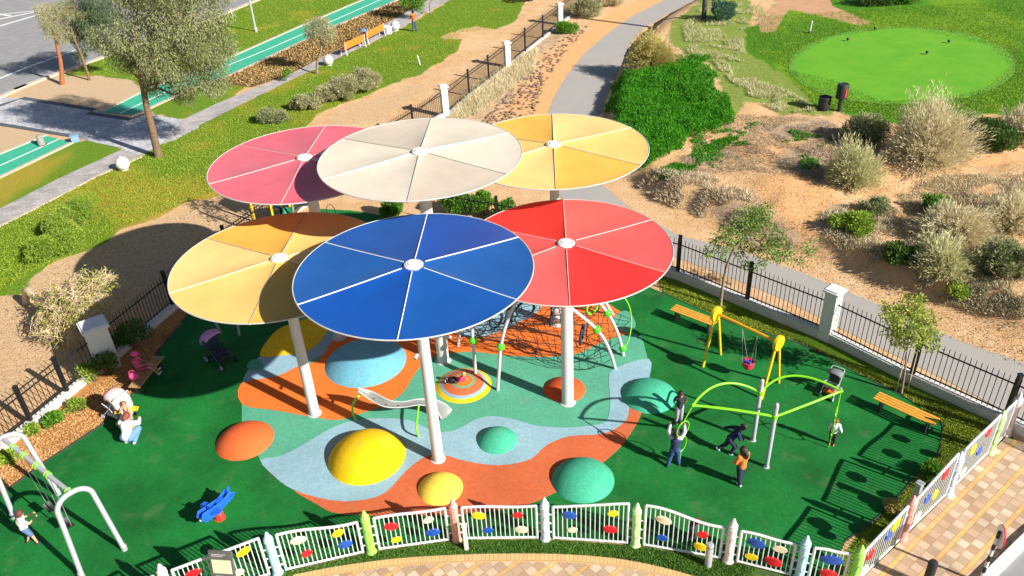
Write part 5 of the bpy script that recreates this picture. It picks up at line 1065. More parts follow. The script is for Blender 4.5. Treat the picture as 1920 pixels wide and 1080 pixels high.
person(P(778, 59), R(20), 1.5, 'gardener in orange vest and blue trousers working on the far lawn beside the footpath', dict(elL=(-.12, .10, .70), haL=(-.06, .2, .68), elR=(.13, .10, .70), haR=(.10, .22, .68), anL=(-.09, 0, .05), anR=(.08, 0, .05)), shirt=(.80, .16, .02), sleeve=.4, pants=(.05, .09, .17), shoes=(.05, .04, .04), hair=(.02, .015, .012), skin='tan', child=0)
person(P(1297, 1008), R(200), .85, 'small child in a dark and red cap bending behind the sloping white panel', dict(che=(0, .08, .68), nek=(0, .12, .75), hed=(0, .17, .84), shL=(-.1, .09, .73), shR=(.1, .09, .73)), shirt=(.05, .05, .07), sleeve=.8, pants=(.04, .04, .06), cap=(.30, .02, .02), skin='tan')
# pink bag on the bench
pb = P(253, 712, .42); t = thing('bag', 'bright pink round bag lying on the old wooden bench', 'bag', pb); obj('pouch', MB().ball((0, 0, .13), (.16, .10, .14), 16, 10), cloth((.75, .10, .28)), t); obj('strap', MB().ring((0, 0, 0), .12, .14, .015, Matrix.Translation((0, 0, .22)) @ Matrix.Rotation(pi/2, 4, 'X')), cloth((.6, .06, .2)), t)
# -------- strollers
def stroller(p, rz, hood, seatc, frm, label, bask=(.03, .03, .035), sc_=1.0):
    t = thing('stroller', label, 'stroller', p, rz); fm = mat('stroller_frame_%d' % int(frm[0]*99), frm, .35, .08, 6, metal=.3); S = Matrix.Scale(sc_, 4)
    for s_ in (-1, 1):
        x = .24*s_
        obj('side_frame', MB().tube([(x, .38, .10), (x, -.05, .52), (x, -.38, .92)], .015, 8, M=S).tube([(x, -.32, .12), (x, -.05, .52), (x, .22, .60)], .015, 8, M=S), fm, t)
        for y, r_ in ((.38, .09), (-.32, .12)):
            w_ = obj('wheel', MB().lathe([(r_-.02, -.02), (r_, -.015), (r_, .015), (r_-.02, .02)], (0, 0, 0), 20, S @ Matrix.Translation((x, y, r_)) @ Matrix.Rotation(pi/2, 4, 'Y')), blk, t)
            obj('hub', MB().ring((0, 0, 0), r_*.62, r_*.62, .012, S @ Matrix.Translation((x+.02*s_, y, r_)) @ Matrix.Rotation(pi/2, 4, 'Y'), 18, 6), wt, w_)
    obj('handle', MB().tube([(-.24, -.38, .92), (-.22, -.44, .97), (.22, -.44, .97), (.24, -.38, .92)], .018, 8, M=S), fm, t)
    obj('axle', MB().tube([(-.24, -.32, .12), (.24, -.32, .12)], .012, 6, M=S), fm, t)
    st = MB(); st.box((0, .08, .42), (.40, .38, .05), S).box((0, -.16, .64), (.40, .05, .48), S @ Matrix.Translation((0, -.04, 0))); obj('seat', st, cloth(seatc), t, bevel=.02)
    obj('basket', MB().box((0, .0, .20), (.40, .50, .14), S), cloth(bask), t, bevel=.03)
    h = MB(); vs = []; fs = []; n = 12
    for i in range(n+1):
        a = pi*.98*i/n
        for j in range(9):
            b = pi*j/8; vs.append((.25*math.cos(b), -.20+.30*math.cos(a)*1.0*math.sin(b)**.3+.10, .66+.34*math.sin(a*.5+.15)*math.sin(b)+.05*math.sin(a)))
    vs = []
    for i in range(n+1):
        a = -.1+(pi*.68)*i/n
        for j in range(11):
            x = -1+j/5; q = .40*math.sqrt(1-.72*x*x); vs.append((.27*math.sin(x*pi/2*.98), -.12-math.cos(a)*q, .62+math.sin(a)*q))
    for i in range(n):
        for j in range(10): a = i*11+j; fs.append((a, a+1, a+12, a+11))
    h.add(vs, fs, S); o = obj('hood', h, cloth(hood), t); m = o.modifiers.new('thick', 'SOLIDIFY'); m.thickness = .02
    return t
stroller(P(415, 678), R(232), (.55, .28, .55), (.02, .03, .07), (.06, .06, .08), 'dark stroller with a lilac hood standing in the shade at the left', sc_=1.12)
stroller(P(226, 782), R(60), (.70, .50, .50), (.62, .42, .42), (.70, .68, .68), 'pale pink stroller beside the kneeling woman', (.6, .5, .5), 1.05)
stroller(P(1556, 738), R(138), (.16, .17, .19), (.05, .05, .06), (.62, .64, .66), 'dark grey stroller with an orange basket behind the green frame', (.62, .14, .02), .78)
stroller(P(680, 82), R(120), (.12, .20, .30), (.05, .08, .12), (.5, .5, .5), 'dark blue stroller parked behind the orange park benches')

# ================================================================== TREES AND PLANTS
barkb = mat('bark_brown', (.20, .125, .075), .9, .4, 9, .8, 30); barkr = mat('bark_reddish', (.36, .13, .05), .9, .35, 9, .8, 30); barkg = mat('bark_grey', (.28, .22, .16), .9, .35, 9, .8, 30); barkp = mat('twig_pale', (.66, .52, .32), .85, .3, 12)
def wig(a, b, k, amp, rg): 
    a = np.array(a, float); b = np.array(b, float); L_ = np.linalg.norm(b-a)
    return [tuple(a+(b-a)*i/k+(rg.normal(size=3)*amp*L_*(0 < i < k))) for i in range(k+1)]
def crown_pts(cl, n, rg, shell=.45):
    cl = np.array(cl, float); ex = []                      # satellites make the outline uneven
    for c in cl:
        for _ in range(4):
            d = unit(rg.normal(size=(1, 3)))[0]; ex.append((*(c[:3]+d*c[3]*rg.uniform(.75, 1.15)*np.array([1, 1, .8])), c[3]*rg.uniform(.22, .42)))
    n0 = len(cl); cl = np.vstack([cl*np.array([1, 1, 1, .86]), np.array(ex)]); vol = cl[:, 3]**2; k = rg.choice(len(cl), n, p=vol/vol.sum()); d = unit(rg.normal(size=(n, 3))); r_ = rg.uniform(0, 1, n)**(1/3.)
    r_ = np.where(rg.uniform(size=n) < shell, .72+.35*rg.uniform(size=n), r_); return cl[k, :3]+d*(cl[k, 3]*r_)[:, None]*np.array([1, 1, .85]), d, np.where(k < n0, k, (k-n0)//4)
def tree(name, label, base, trunk, clumps, bark, lm, n, ln, wd, seed, tr=.18, group=None, droop=0., twigs=9, leafdir='out', tv=.6, drape=1, cat='tree'):
    """trunk: local points; clumps: local (x,y,z,r)"""
    rg = np.random.default_rng(seed); t = thing(name, label, cat, base, 0, group)
    k = len(trunk); tp = catmull(trunk, 4, False); m = len(tp); mb = MB(); mb.tube([Vector(p) for p in tp], [tr*(1.25 if i == 0 else 1)*(1-.5*i/m) for i in range(m)], 10)
    obj('trunk', mb, bark, t); lb = MB()
    for c in clumps:
        c = np.array(c); a = np.array(tp[int(m*rg.uniform(.6, .98))]); pth = wig(a, c[:3], 5, .06, rg); r0 = tr*.38
        lb.tube([Vector(p) for p in pth], [r0*(1-.75*i/5) for i in range(6)], 6)
        for _ in range(twigs):
            e = c[:3]+unit(rg.normal(size=(1, 3)))[0]*c[3]*rg.uniform(.7, 1.05); s_ = np.array(pth[int(rg.integers(2, 6))]); q = wig(s_, e, 4, .08, rg); lb.tube([Vector(p) for p in q], [r0*.24, r0*.18, r0*.13, r0*.1, r0*.05], 4, cap=False)
    obj('branches', lb, bark, t)
    if n:
        m_ = n//max(1, drape); C_, D_, kk = crown_pts(clumps, m_, rg)
        C_ = np.repeat(C_, drape, 0)+rg.normal(size=(m_*drape, 3))*ln*.5; D_ = np.repeat(D_, drape, 0)
        if drape > 1: C_[:, 2] -= np.tile(np.arange(drape), m_)*ln*.7
        D_ = D_*.7+rg.normal(size=D_.shape)*.6; D_[:, 2] -= droop; V_, F2, T_ = leaves(C_, D_, ln, wd, rg, np.repeat(rg.uniform(0, .35, len(clumps))[kk], drape), tv)
        npmesh('crown', V_, F2, lm, t, T_)
    return t
def bush(name, label, base, rx, ry, h, stem, lm, n, ln, wd, seed, up=.5, cat='shrub', group=None, tv=.6, lump=7, hollow=.5):
    rg = np.random.default_rng(seed); t = thing(name, label, cat, base, 0, group)
    cl = []
    for i in range(lump):
        a = rg.uniform(0, 2*pi); q = rg.uniform(.15, .62); cl.append((rx*q*math.cos(a), ry*q*math.sin(a), h*rg.uniform(.3, .68), min(rx, ry)*rg.uniform(.35, .5)))
    cl.append((0, 0, h*.55, min(rx, h)*.5)); C_, D_, kk = crown_pts(cl, n, rg, hollow); k = C_[:, 2] > .01
    D_ = D_*.8+rg.normal(size=D_.shape)*.45; D_[:, 2] += up; V_, F2, T_ = leaves(C_[k], D_[k], ln, wd, rg, rg.uniform(0, .4, len(cl))[kk][k], tv); npmesh('foliage', V_, F2, lm, t, T_)
    mb = MB()
    for i in range(14):
        a = rg.uniform(0, 2*pi); q = rg.uniform(.3, .95); e = (rx*q*math.cos(a), ry*q*math.sin(a), h*rg.uniform(.5, .95)); pth = wig((0, 0, -.05), e, 4, .05, rg); s_ = .012+.012*h; mb.tube([Vector(p) for p in pth], [s_, s_*.8, s_*.6, s_*.4, s_*.2], 5)
    obj('stems', mb, stem, t); return t
def plume(name, label, base, rx, h, stem, lm, n, ln, wd, seed, cat='shrub', group=None, tv=.6):
    rg = np.random.default_rng(seed); t = thing(name, label, cat, base, 0, group); ns = n//14
    a = rg.uniform(0, 2*pi, ns); el = np.arcsin(rg.uniform(.0, 1, ns)**.8); lob = .45+1.0*fbm(np.cos(a)*1.6+5, np.sin(a)*1.6+el*1.5, seed, 3); R_ = rg.uniform(.25, 1.15, ns)**.6*lob
    dx = np.stack([np.cos(a)*np.cos(el)*rx, np.sin(a)*np.cos(el)*rx, np.sin(el)*h], 1)*R_[:, None]
    u = rg.uniform(.45, 1.0, (ns, 14)); pos = dx[:, None, :]*u[..., None]; pos[..., 2] -= (u**3)*np.cos(el)[:, None]*h*.12; pos = pos.reshape(-1, 3)+rg.normal(size=(ns*14, 3))*.035
    D_ = np.repeat(unit(dx), 14, 0)+rg.normal(size=(ns*14, 3))*.28; k = pos[:, 2] > .0
    V_, F2, T_ = leaves(pos[k], D_[k], ln, wd, rg, (np.repeat(rg.uniform(0, .35, ns), 14)+.1*u.ravel())[k], tv); npmesh('foliage', V_, F2, lm, t, T_)
    mb = MB()
    for i in range(26):
        q = dx[i]*.85; pth = wig((0, 0, -.05), q, 4, .05, rg); s_ = .012+.008*h; mb.tube([Vector(p) for p in pth], [s_, s_*.8, s_*.6, s_*.4, s_*.2], 5)
    obj('stems', mb, stem, t); return t
Lolive = leafmat('leaf_olive', (.13, .17, .05), (.44, .46, .24)); Lgrey = leafmat('leaf_grey_green', (.19, .21, .08), (.58, .55, .32)); Ldark = leafmat('leaf_dark', (.03, .08, .015), (.15, .26, .05)); Lgreen = leafmat('leaf_green', (.04, .15, .01), (.20, .42, .03)); Lyel = leafmat('leaf_yellow_green', (.13, .18, .02), (.45, .42, .07)); Lstraw = leafmat('leaf_straw', (.42, .36, .18), (.85, .76, .52), .3); Lgold = leafmat('leaf_gold', (.26, .24, .05), (.70, .60, .22)); Lbright = leafmat('leaf_bright', (.012, .145, .004), (.10, .38, .010), .35); Lmoss = leafmat('leaf_moss', (.12, .25, .015), (.40, .50, .07)); Lteal = leafmat('leaf_blue_green', (.03, .10, .06), (.15, .27, .16))
def loc(base, px, py, dy=0): p = PY(px, py, base.y+dy); return (p.x-base.x, p.y-base.y, p.z)
b = P(297, 294)
cl = [(*loc(b, x, y, dy), r_) for x, y, dy, r_ in ((330, 60, .5, 1.25), (378, 95, -.2, 1.15), (300, 105, -.8, 1.15), (250, 60, .2, 1.2), (232, 98, .9, .95), (355, 140, -.5, .95), (292, 145, .4, .9), (398, 130, .6, .8), (310, 15, .3, 1.25), (370, 25, 0, 1.25), (255, 10, .6, 1.3), (212, 60, .8, .95), (340, 165, .2, .65), (415, 95, .1, .7), (300, -40, 0, 1.4), (240, -30, 0, 1.1), (365, -20, .4, 1.1), (400, 160, 0, .45), (395, 50, .8, .9))]
tree('large_tree', 'large olive green tree with drooping fine foliage on the lawn edge beside the plaza', b, [(0, 0, -.1), loc(b, 286, 245), loc(b, 274, 195), loc(b, 266, 150), loc(b, 262, 110)], cl, barkb, Lolive, 64000, .15, .035, 11, tr=.20, droop=.9, drape=4, twigs=12)
b = P(116, 158)
cl = [(*loc(b, x, y, dy), r_) for x, y, dy, r_ in ((100, 35, 0, .9), (82, 20, 0, .7), (118, 62, .3, .7), (120, 20, .3, .9), (95, 55, -.3, .6))]
tree('small_tree', 'small tree with reddish curved trunk on the bark bed by the road', b, [(0, 0, -.1), loc(b, 114, 120), loc(b, 108, 90), loc(b, 103, 65)], cl, barkr, Lgrey, 9000, .12, .03, 12, tr=.15, droop=.5, drape=3)
b = P(150, 172)
cl = [(*loc(b, x, y, dy), r_) for x, y, dy, r_ in ((165, 40, 3, 1.1), (145, 20, 3, 1.1), (190, 25, 3, 1.0), (160, 75, 3, .85), (190, 80, 3, .7), (135, 60, 3, .7), (150, 98, 3, .4), (180, -15, 3, 1.2))]
tree('dark_tree', 'dark green tree crown between the small reddish tree and the large tree', P(168, 150), [(0, 0, -.1), (0, 0, 1.5), (-.1, 0, 3), (0, .5, 4.5)], [(c[0]+b.x-P(168, 150).x, c[1]+b.y-P(168, 150).y-0, c[2], c[3]) for c in cl], barkb, leafmat('leaf_dark_olive', (.05, .09, .04), (.22, .28, .15)), 26000, .14, .035, 13, tr=.09, droop=.9, drape=3)
b = P(594, 138)
cl = [(*loc(b, x, y, dy), r_) for x, y, dy, r_ in ((597, 55, 0, .75), (582, 52, .2, .5), (612, 58, -.2, .6), (600, 42, .3, .5), (616, 72, 0, .35), (580, 66, 0, .3))]
tree('young_tree', 'young slender tree with a small grey green crown by the footpath and stone ball', b, [(0, 0, -.1), loc(b, 595, 115), loc(b, 602, 95), loc(b, 600, 75)], cl, barkg, Lgrey, 7000, .10, .03, 14, tr=.09, drape=2, droop=.3)
b = P(774, 36)
cl = [(*loc(b, x, y, dy), r_) for x, y, dy, r_ in ((770, 4, 0, .6), (782, 2, 0, .55), (764, -8, 0, .6), (785, 12, 0, .4), (776, -14, .2, .8))]
tree('young_tree', 'young green tree at the top behind the gardener in orange', b, [(0, 0, -.1), loc(b, 773, 22), loc(b, 771, 8)], cl, barkg, Lgreen, 4500, .14, .06, 15, tr=.07)
b = P(808, 26)
cl = [(*loc(b, x, y, 0), r_) for x, y, r_ in ((808, -22, .7), (818, -30, .6), (800, -34, .6))]
tree('young_tree', 'thin forked tree trunk at the top edge beside the footpath', b, [(0, 0, -.1), loc(b, 806, 10), loc(b, 812, -8)], cl, barkg, Lgrey, 2500, .12, .04, 16, tr=.06)
b = P(538, 152)
cl = [(*loc(b, x, y, 0), r_) for x, y, r_ in ((536, 138, .22), (541, 132, .2), (533, 145, .15))]
tree('sapling', 'tiny leafy sapling at the edge of the footpath left of the young tree', b, [(0, 0, -.05), loc(b, 538, 140)], cl, barkg, Lgreen, 420, .11, .05, 17, tr=.02, twigs=3)
b = P(1351, 574)
cl = [(*loc(b, x, y, dy), r_) for x, y, dy, r_ in ((1405, 405, 0, .48), (1430, 398, .2, .35), (1372, 440, -.3, .42), (1355, 455, 0, .35), (1415, 450, .3, .42), (1450, 440, 0, .40), (1400, 425, 0, .4), (1440, 475, -.3, .35), (1470, 475, 0, .35), (1515, 465, 0, .27), (1498, 490, .1, .2), (1380, 470, .3, .28), (1350, 475, .2, .2), (1400, 490, .2, .25), (1330, 470, 0, .2), (1425, 495, -.2, .2))]
tree('fence_tree', 'loose green tree with thin pale trunk behind the yellow swing, leaning over the black fence', b, [(0, 0, -.05), loc(b, 1356, 530), loc(b, 1366, 490), loc(b, 1380, 462), loc(b, 1400, 440)], cl, barkg, leafmat('leaf_fresh', (.05, .14, .015), (.30, .42, .09)), 3600, .13, .045, 18, tr=.055, twigs=5, droop=.35)
b = P(1690, 738)
cl = [(*loc(b, x, y, dy), r_) for x, y, dy, r_ in ((1710, 575, 0, .33), (1680, 590, 0, .32), (1735, 600, .1, .33), (1700, 610, -.1, .38), (1665, 585, 0, .2), (1690, 635, .1, .3), (1745, 630, 0, .25), (1750, 650, 0, .16), (1725, 635, -.2, .25), (1675, 620, .2, .22))]
t = tree('fence_tree', 'small yellow green tree tied to two thin stakes beside the right-hand bench', b, [(0, 0, -.05), loc(b, 1696, 700), loc(b, 1700, 660), loc(b, 1704, 620)], cl, barkg, leafmat('leaf_lime', (.15, .24, .02), (.55, .60, .12)), 3000, .11, .05, 19, tr=.035, twigs=5)
for dx in (-.12, .22): obj('stake', MB().tube([(dx, .1, 0), (dx*.9, .1, 1.5)], .018, 6), barkp, t)
b = P(52, 566)
cl = [(*loc(b, x, y, dy), r_) for x, y, dy, r_ in ((140, 550, -2.2, .75), (170, 530, -1.6, .6), (190, 560, -2.0, .55), (110, 590, -2.6, .7), (130, 630, -3.2, .65), (165, 600, -2.8, .6), (90, 560, -1.6, .5), (200, 520, -1.2, .4), (90, 620, -3, .5))]
tree('bare_tree', 'leaning tree of pale tangled bare twigs over the left fence with few yellow leaves', b, [(0, 0, -.05), loc(b, 50, 545, -.3), loc(b, 70, 560, -1), loc(b, 100, 575, -2)], cl, barkp, Lyel, 1300, .13, .05, 20, tr=.17, twigs=62)
# lawn bushes
bush('lawn_bush', 'long grey green bush on the lawn edge, nearest the sandy path', P(688, 168), 1.7, 1.1, 1.25, barkb, Lgrey, 16000, .12, .035, 30, group='grey green bushes on the lawn')
bush('lawn_bush', 'broad grey green bush on the lawn, middle of the three', P(632, 185), 1.9, 1.4, 1.2, barkb, Lgrey, 18000, .12, .035, 31, group='grey green bushes on the lawn')
bush('lawn_bush', 'low grey green bush spreading left of the broad one', P(585, 200), 1.3, .9, .8, barkb, Lgrey, 9000, .12, .035, 32, group='grey green bushes on the lawn')
bush('lawn_bush', 'dark low shrub on the lawn above the pinkish canopy', P(515, 228), 1.3, 1.0, .55, barkb, Lolive, 8000, .13, .03, 33)
for i, (x, y, r_, h, lb) in enumerate(((146, 424, 1.35, 1.25, 'rounded moss green bush on the left lawn, farthest of three'), (120, 452, 1.1, 1.0, 'rounded moss green bush on the left lawn, middle of three'), (98, 480, 1.05, .9, 'rounded moss green bush on the left lawn, nearest of three'))):
    bush('round_bush', lb, P(x, y), r_, r_, h, barkb, Lmoss, 14000, .07, .03, 40+i, up=.2, group='rounded bushes on the left lawn', lump=10, hollow=.8)
# hedge behind the canopies
for i, (x, y, r_, lb) in enumerate(((742, 408, .7, 'leafy green shrub between the white poles under the cream canopy, left one'), (858, 402, .9, 'leafy green shrub right of the poles under the cream canopy'), (905, 404, .8, 'leafy green shrub by the black fence under the back yellow canopy'), (945, 414, .6, 'rightmost leafy green shrub along the back fence'))):
    bush('hedge_shrub', lb, P(x, y), r_, r_*.8, 1.1, barkb, Lgreen, 6000, .12, .06, 50+i, group='leafy shrubs along the back fence')
# plants at the left fence
for i, (x, y, r_, h, lm_, lb) in enumerate(((208, 700, .7, 1.2, Ldark, 'dark green climber at the foot of the wide left pillar'), (175, 715, .5, .7, Lmoss, 'bright leafy plant in front of the wide left pillar'), (108, 792, .45, .5, Lgreen, 'small green plant on the orange mulch by the fence, middle one'), (150, 768, .4, .45, Lmoss, 'small green plant on the orange mulch nearest the pillar'), (18, 868, .45, .5, Lmoss, 'small green plant on the mulch beside the grey arch swing'), (60, 812, .35, .35, Lmoss, 'tiny plant on the orange mulch by the left fence'))):
    bush('bed_plant', lb, P(x, y), r_*.8, r_*.8, h*.8, barkb, lm_, int(1500*r_), .13, .045, 60+i, cat='plant', lump=4, group='plants along the left fence')
bush('fence_creeper', 'dark twiggy creeper hanging on the fence right of the wide left pillar', P(255, 652), 1.0, .6, 1.2, barkb, Ldark, 3000, .1, .04, 67, cat='plant')
# dune shrubs
DS = [('golden_bush', 'tall golden green bush at the bend of the cart path, casting a shadow on it', 1222, 122, 1.75, 2.3, Lgold, barkb, 24000, .20, .03, .3),
 ('feathery_bush', 'largest feathery pale bush between the putting green and the dune', 1735, 300, 2.35, 3.1, Lstraw, barkg, 34000, .26, .022, .9),
 ('feathery_bush', 'smaller feathery pale bush in front of the largest one', 1598, 342, 1.35, 1.9, leafmat('leaf_pale_green', (.36, .37, .15), (.78, .74, .44), .3), barkg, 17000, .22, .022, .9),
 ('feathery_bush', 'pale feathery bush cut by the right edge beside the putting green', 1915, 262, 1.7, 2.0, Lstraw, barkg, 16000, .24, .024, .8),
 ('green_bush', 'dark green bush behind the right end of the dune, below the putting green', 1858, 270, 1.5, 1.1, Ldark, barkb, 12000, .13, .05, .3),
 ('scrub_bush', 'dark scrub at the foot of the largest feathery bush', 1632, 262, 1.7, 1.0, Lolive, barkb, 11000, .14, .04, .4),
 ('scrub_bush', 'blue green bush beside the dark pole at the top', 1352, 38, 1.5, 1.3, Lteal, barkb, 10000, .14, .05, .3),
 ('scrub_bush', 'dark green bush on the dune, highest of the small ones at right', 1757, 398, .80, .55, Lgreen, barkb, 6000, .13, .05, .3),
 ('scrub_bush', 'dark green low bush on the dune slope near the cart path', 1695, 492, .85, .45, Ldark, barkb, 5500, .13, .05, .3),
 ('feathery_bush', 'wide pale straw bush on the lower dune near the right edge', 1790, 440, 1.7, 1.3, Lstraw, barkg, 16000, .24, .022, .9),
 ('feathery_bush', 'pale straw bush touching the right edge on the lower dune', 1895, 420, 1.6, 1.3, Lstraw, barkg, 12000, .24, .022, .9),
 ('feathery_bush', 'straw and green bush on the lower dune above the small fence tree', 1765, 500, 1.35, 1.1, leafmat('leaf_pale_green', (.26, .25, .10), (.56, .50, .27)), barkg, 11000, .22, .024, .8),
 ('scrub_bush', 'olive scrub on the lower dune at the right edge', 1870, 520, 1.5, .9, Lolive, barkb, 11000, .15, .04, .4),
 ('scrub_bush', 'olive bush on the dune slope above the leaning green tree', 1595, 432, .9, .7, Lmoss, barkb, 6500, .14, .04, .4),
 ('scrub_bush', 'dull green brush on the slope, left of the straw bushes', 1640, 400, .8, .6, Lolive, barkb, 4500, .14, .04, .4),
 ('scrub_bush', 'low tuft beside the right road shoulder', 1795, 552, .55, .4, Lmoss, barkb, 2600, .12, .04, .5),
 ('scrub_bush', 'grey shrub row at the far fence, left part', 1095, 30, 1.5, 1.3, Lgrey, barkb, 11000, .16, .035, .6),
 ('scrub_bush', 'grey shrub row at the far fence, right part', 1145, 10, 1.7, 1.2, Lstraw, barkb, 10000, .18, .03, .6),
 ('scrub_bush', 'green shrub at the foot of the farthest fence pillar', 1062, 62, .9, .8, Lgreen, barkb, 5000, .13, .04, .4),
 ('green_bush', 'dark clipped hedge piece at the top edge above the lawn', 985, 2, 1.2, .8, Ldark, barkb, 5000, .1, .04, .2),
 ('green_bush', 'dark green bush at the top edge above the clay track', 1640, 8, 1.8, 1.0, Ldark, barkb, 8000, .13, .05, .3),
 ('green_bush', 'dark green bush at the top edge, right of the clay track', 1700, 4, 1.6, .9, Lgreen, barkb, 7000, .13, .05, .3),
 ('corner_bush', 'dry yellow and brown bush in the corner behind the right panels', 1672, 958, .30, .35, Lgold, barkb, 2600, .07, .025, .5),
 ('corner_bush', 'dark green bush in the strip behind the salmon crayon', 1742, 893, .40, .40, Lgreen, barkb, 3000, .08, .03, .4)]
for i, (nm, lb, x, y, r_, h, lm_, st_, n_, ln_, wd_, up_) in enumerate(DS):
    p = GT(x, y)
    if nm in ('feathery_bush', 'golden_bush'): plume(nm, lb, p, r_, h, st_, lm_, int(n_*1.25), ln_*.8, wd_, 100+i, group='shrubs of the dune'); continue
    bush(nm, lb, p, r_, r_*.85, h, st_, lm_, n_, ln_, wd_, 100+i, up=up_, group='shrubs of the dune' if x > 1150 and y < 600 else None)

# -------- ground cover that nobody could count
def scatter(name, label, poly, n, ln, wd, lm, seed, up=1.4, lift=0., hvar=0., edge=0., patch=None, tb=(0, .4)):
    rg = np.random.default_rng(seed); poly = np.array(poly, float); lo = poly.min(0); hi = poly.max(0); XY = np.zeros((0, 2))
    while len(XY) < n:
        q = rg.uniform(lo, hi, (n*2, 2)); k = sdpoly(q[:, 0], q[:, 1], poly) > 0; XY = np.vstack([XY, q[k]])
    XY = XY[:n]; A = GTv(XY[:, 0], XY[:, 1])
    if patch:
        f = fbm(A[:, 0]*patch[0], A[:, 1]*patch[0], seed); k = f > patch[1]; A = A[k]
    if edge:
        k = sdpoly(*proj(A), poly)+edge*2*(fbm(A[:, 0]*.9, A[:, 1]*.9, seed+9)-.75) > 0; A = A[k]
    if hvar:
        d = sdpoly(*proj(A), poly); top = hvar*sstep(0, 14, d)*(.55+.9*(fbm(A[:, 0]*1.3, A[:, 1]*1.3, seed+5)-.3)); A[:, 2] += top*rg.uniform(0, 1, len(A))**.5
    A[:, 2] += lift; D = rg.normal(size=(len(A), 3)); D[:, 2] = np.abs(D[:, 2])*.5+up
    tb_ = tb[0]+(tb[1]-tb[0])*fbm(A[:, 0]*.8, A[:, 1]*.8, seed+3)
    V_, F2, T_ = leaves(A, D, ln, wd, rg, tb_*1.3, .6); o = npmesh(name, V_, F2, lm, None, T_); tag(o, label, name.replace('_', ' '), kind='stuff'); return o
scatter('ground_cover', 'dense bright green ground cover beside the cart path', [(1163, 130), (1190, 128), (1254, 112), (1277, 100), (1332, 104), (1345, 135), (1372, 190), (1385, 240), (1330, 262), (1293, 270), (1262, 300), (1230, 335), (1190, 345), (1140, 300), (1130, 240), (1134, 195), (1142, 170)], 90000, .15, .04, Lbright, 201, up=.9, hvar=.5, edge=22)
scatter('strip_grass', 'leafy grass strip between the crayon fence and the plaza', [(320, 1150), (522, 1080), (697, 1038), (857, 1015), (1023, 1014), (1191, 1025), (1365, 1054), (1420, 1068), (1400, 1084), (1330, 1085), (1240, 1062), (1150, 1045), (1040, 1037), (900, 1037), (760, 1044), (660, 1056), (600, 1066), (550, 1076), (400, 1150)], 30000, .06, .022, leafmat('leaf_strip', (.03, .12, .015), (.22, .40, .06)), 202, up=.8, lift=.015)
scatter('strip_grass', 'yellow green grass strip along the right fence', [(1235, 525), (1240, 545), (1375, 603), (1500, 641), (1590, 687), (1680, 733), (1770, 798), (1762, 850), (1720, 896), (1640, 985), (1600, 1030), (1640, 1030), (1780, 905), (1860, 825), (1872, 800), (1700, 728), (1536, 655), (1270, 537)], 42000, .07, .02, leafmat('leaf_lawn', (.08, .19, .012), (.46, .50, .06)), 203, up=.8)
scatter('lawn_grass', 'green and yellow lawn grass left of the playground', [(0, 425), (184, 330), (302, 272), (480, 190), (569, 140), (744, 59), (844, 0), (980, 0), (966, 36), (927, 54), (862, 62), (860, 88), (833, 111), (739, 154), (636, 192), (578, 228), (540, 280), (470, 330), (400, 360), (300, 400), (220, 428), (160, 468), (60, 510), (0, 550)], 60000, .09, .03, leafmat('leaf_lawn_left', (.16, .28, .015), (.38, .44, .05)), 204, up=.5)
scatter('lawn_grass', 'grass of the verge between road and cycle track', [(126, 138), (200, 105), (408, 31), (480, 3), (680, 0), (567, 46), (425, 108), (275, 163), (240, 145)], 16000, .10, .035, leafmat('leaf_lawn_left', (.1, .1, .1), (.1, .1, .1)), 205, up=.5)
scatter('dry_grass', 'pale dry grass in front of the far black fence', [(880, 170), (960, 115), (1010, 90), (1005, 130), (950, 175), (900, 215), (850, 228), (842, 220)], 9000, .32, .02, Lstraw, 206, up=1.6)
scatter('scrub_grass', 'grey straw scrub on the slope left of the putting green', [(1320, 10), (1420, 5), (1440, 30), (1390, 60), (1400, 110), (1370, 150), (1430, 150), (1500, 185), (1530, 210), (1470, 215), (1400, 185), (1340, 120), (1290, 100), (1280, 50)], 26000, .20, .025, leafmat('leaf_scrub', (.28, .32, .10), (.76, .70, .42)), 207, up=1.2, patch=(.9, .43))
scatter('scrub_grass', 'short green tufts on the brown dune', [(1300, 240), (1420, 230), (1560, 260), (1560, 320), (1420, 330), (1300, 320)], 16000, .12, .04, Lbright, 208, up=.6, patch=(1.0, .60))
scatter('dry_brush', 'dry straw brush covering the eroded bank above the cart path', [(1185, 345), (1230, 320), (1330, 330), (1400, 360), (1450, 420), (1500, 470), (1430, 455), (1345, 420), (1290, 398), (1225, 375)], 16000, .24, .022, leafmat('leaf_drybrush', (.26, .18, .10), (.82, .70, .50), .15), 209, up=.7, patch=(1.2, .40))
scatter('dry_brush', 'dry brush and litter on the lower right dune', [(1540, 400), (1660, 380), (1760, 330), (1925, 330), (1925, 600), (1830, 590), (1700, 540), (1600, 490), (1550, 450)], 36000, .20, .022, leafmat('leaf_drybrush2', (.18, .15, .08), (.76, .66, .44), .15), 210, up=.9, patch=(1.0, .45))
scatter('dry_brush', 'twiggy litter on the crest of the dune', [(1380, 215), (1560, 225), (1600, 290), (1560, 340), (1400, 320), (1290, 330), (1270, 290)], 15000, .13, .018, leafmat('leaf_litter', (.06, .045, .03), (.42, .34, .25), .05), 211, up=.25, patch=(.8, .42))
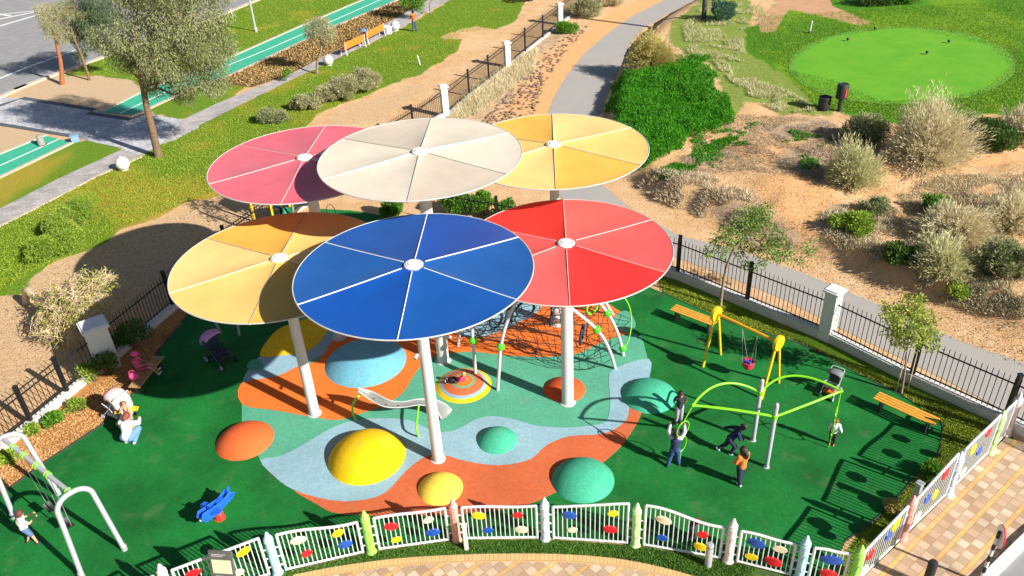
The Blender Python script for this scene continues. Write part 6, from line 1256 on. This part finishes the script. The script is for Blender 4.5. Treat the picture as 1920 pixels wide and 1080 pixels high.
# small stones on the slope between the far fence and the cart path
rg = np.random.default_rng(5); mbs = MB(); poly = np.array([(900, 235), (940, 190), (1000, 120), (1070, 60), (1110, 45), (1060, 100), (1020, 160), (1000, 225)], float); k = 0
while k < 420:
    x, y = rg.uniform(900, 1110), rg.uniform(45, 235)
    if sdpoly(np.array([x]), np.array([y]), poly)[0] < 0: continue
    p = P(x, y); s_ = rg.uniform(.03, .10); mbs.ball((p.x, p.y, s_*.4), (s_*rg.uniform(.8, 1.6), s_, s_*.7), 6, 4); k += 1
o = obj('loose_stones', mbs, mat('stone_rubble', (.24, .15, .10), .9, .4, 9), smooth=False); tag(o, 'loose dark stones on the sandy slope left of the cart path', 'stones', kind='stuff')

scatter('leaf_litter', 'small dark twigs and litter strewn over the sandy dune and road shoulders', [(1250, 250), (1400, 230), (1600, 350), (1925, 300), (1925, 690), (1797, 640), (1681, 586), (1507, 515), (1326, 440), (1240, 395), (1190, 340)], 13000, .09, .02, leafmat('leaf_twigs', (.07, .045, .025), (.60, .44, .26), .0), 212, up=.1)
scatter('leaf_litter', 'small twigs and dry leaves on the sandy path left of the canopies', [(0, 560), (130, 485), (230, 440), (415, 372), (578, 238), (640, 200), (740, 160), (833, 118), (930, 60), (1040, 20), (1040, 45), (950, 120), (830, 215), (760, 230), (600, 330), (440, 460), (320, 580), (205, 670), (0, 830)], 12000, .08, .02, leafmat('leaf_twigs', (.05, .035, .025), (.40, .30, .2), .0), 213, up=.1)
scatter('dug_soil_clods', 'dark clods and dry stubble on the dug soil strip beside the cycle track', [(405, 152), (480, 120), (578, 73), (622, 52), (735, 5), (800, 0), (719, 45), (658, 78), (539, 140), (470, 162)], 9000, .16, .07, leafmat('leaf_clods', (.05, .03, .012), (.50, .33, .12), .0), 214, up=.3)
scatter('bank_grass', 'green ground cover edging the dune below the yellow canopy', [(1240, 280), (1300, 262), (1365, 240), (1400, 250), (1340, 290), (1280, 330), (1225, 345)], 9000, .13, .04, Lbright, 215, up=.8, patch=(.8, .42))
b = Vector((-8.7, 30.1, 0)); cl = [(-1.1, .3, 2.9, .5), (-.3, -.2, 3.2, .55), (.6, .2, 3.1, .5), (.2, .6, 2.6, .5), (1.2, -.2, 2.8, .4), (-.7, -.5, 2.4, .4)]
tree('back_tree', 'thin tree almost hidden behind the pinkish canopy, its lacy shadow on the yellow lawn', b, [(0, 0, -.05), (0, 0, .9), (.05, 0, 1.7), (.1, 0, 2.3)], cl, barkg, Lgrey, 1500, .14, .05, 70, tr=.06, twigs=10)

scatter('mulch_chips', 'orange bark chips of the bed between the left fence and the play surface', [(0, 870), (60, 812), (160, 735), (235, 690), (330, 600), (345, 605), (300, 655), (245, 742), (190, 795), (89, 861), (0, 925)], 9000, .07, .03, leafmat('leaf_chips', (.16, .07, .025), (.80, .46, .18), .0), 216, up=.1)
scatter('fairway_grass', 'rough grass around the putting green', [(1400, 60), (1440, 30), (1925, 0), (1925, 210), (1850, 212), (1700, 228), (1600, 212), (1530, 200), (1470, 130), (1560, 150), (1650, 190), (1750, 190), (1850, 165), (1895, 125), (1850, 85), (1700, 52), (1560, 70), (1490, 110), (1480, 130), (1410, 95)], 24000, .12, .03, leafmat('leaf_fairway', (.05, .16, .008), (.30, .42, .03), .3), 217, up=.5)
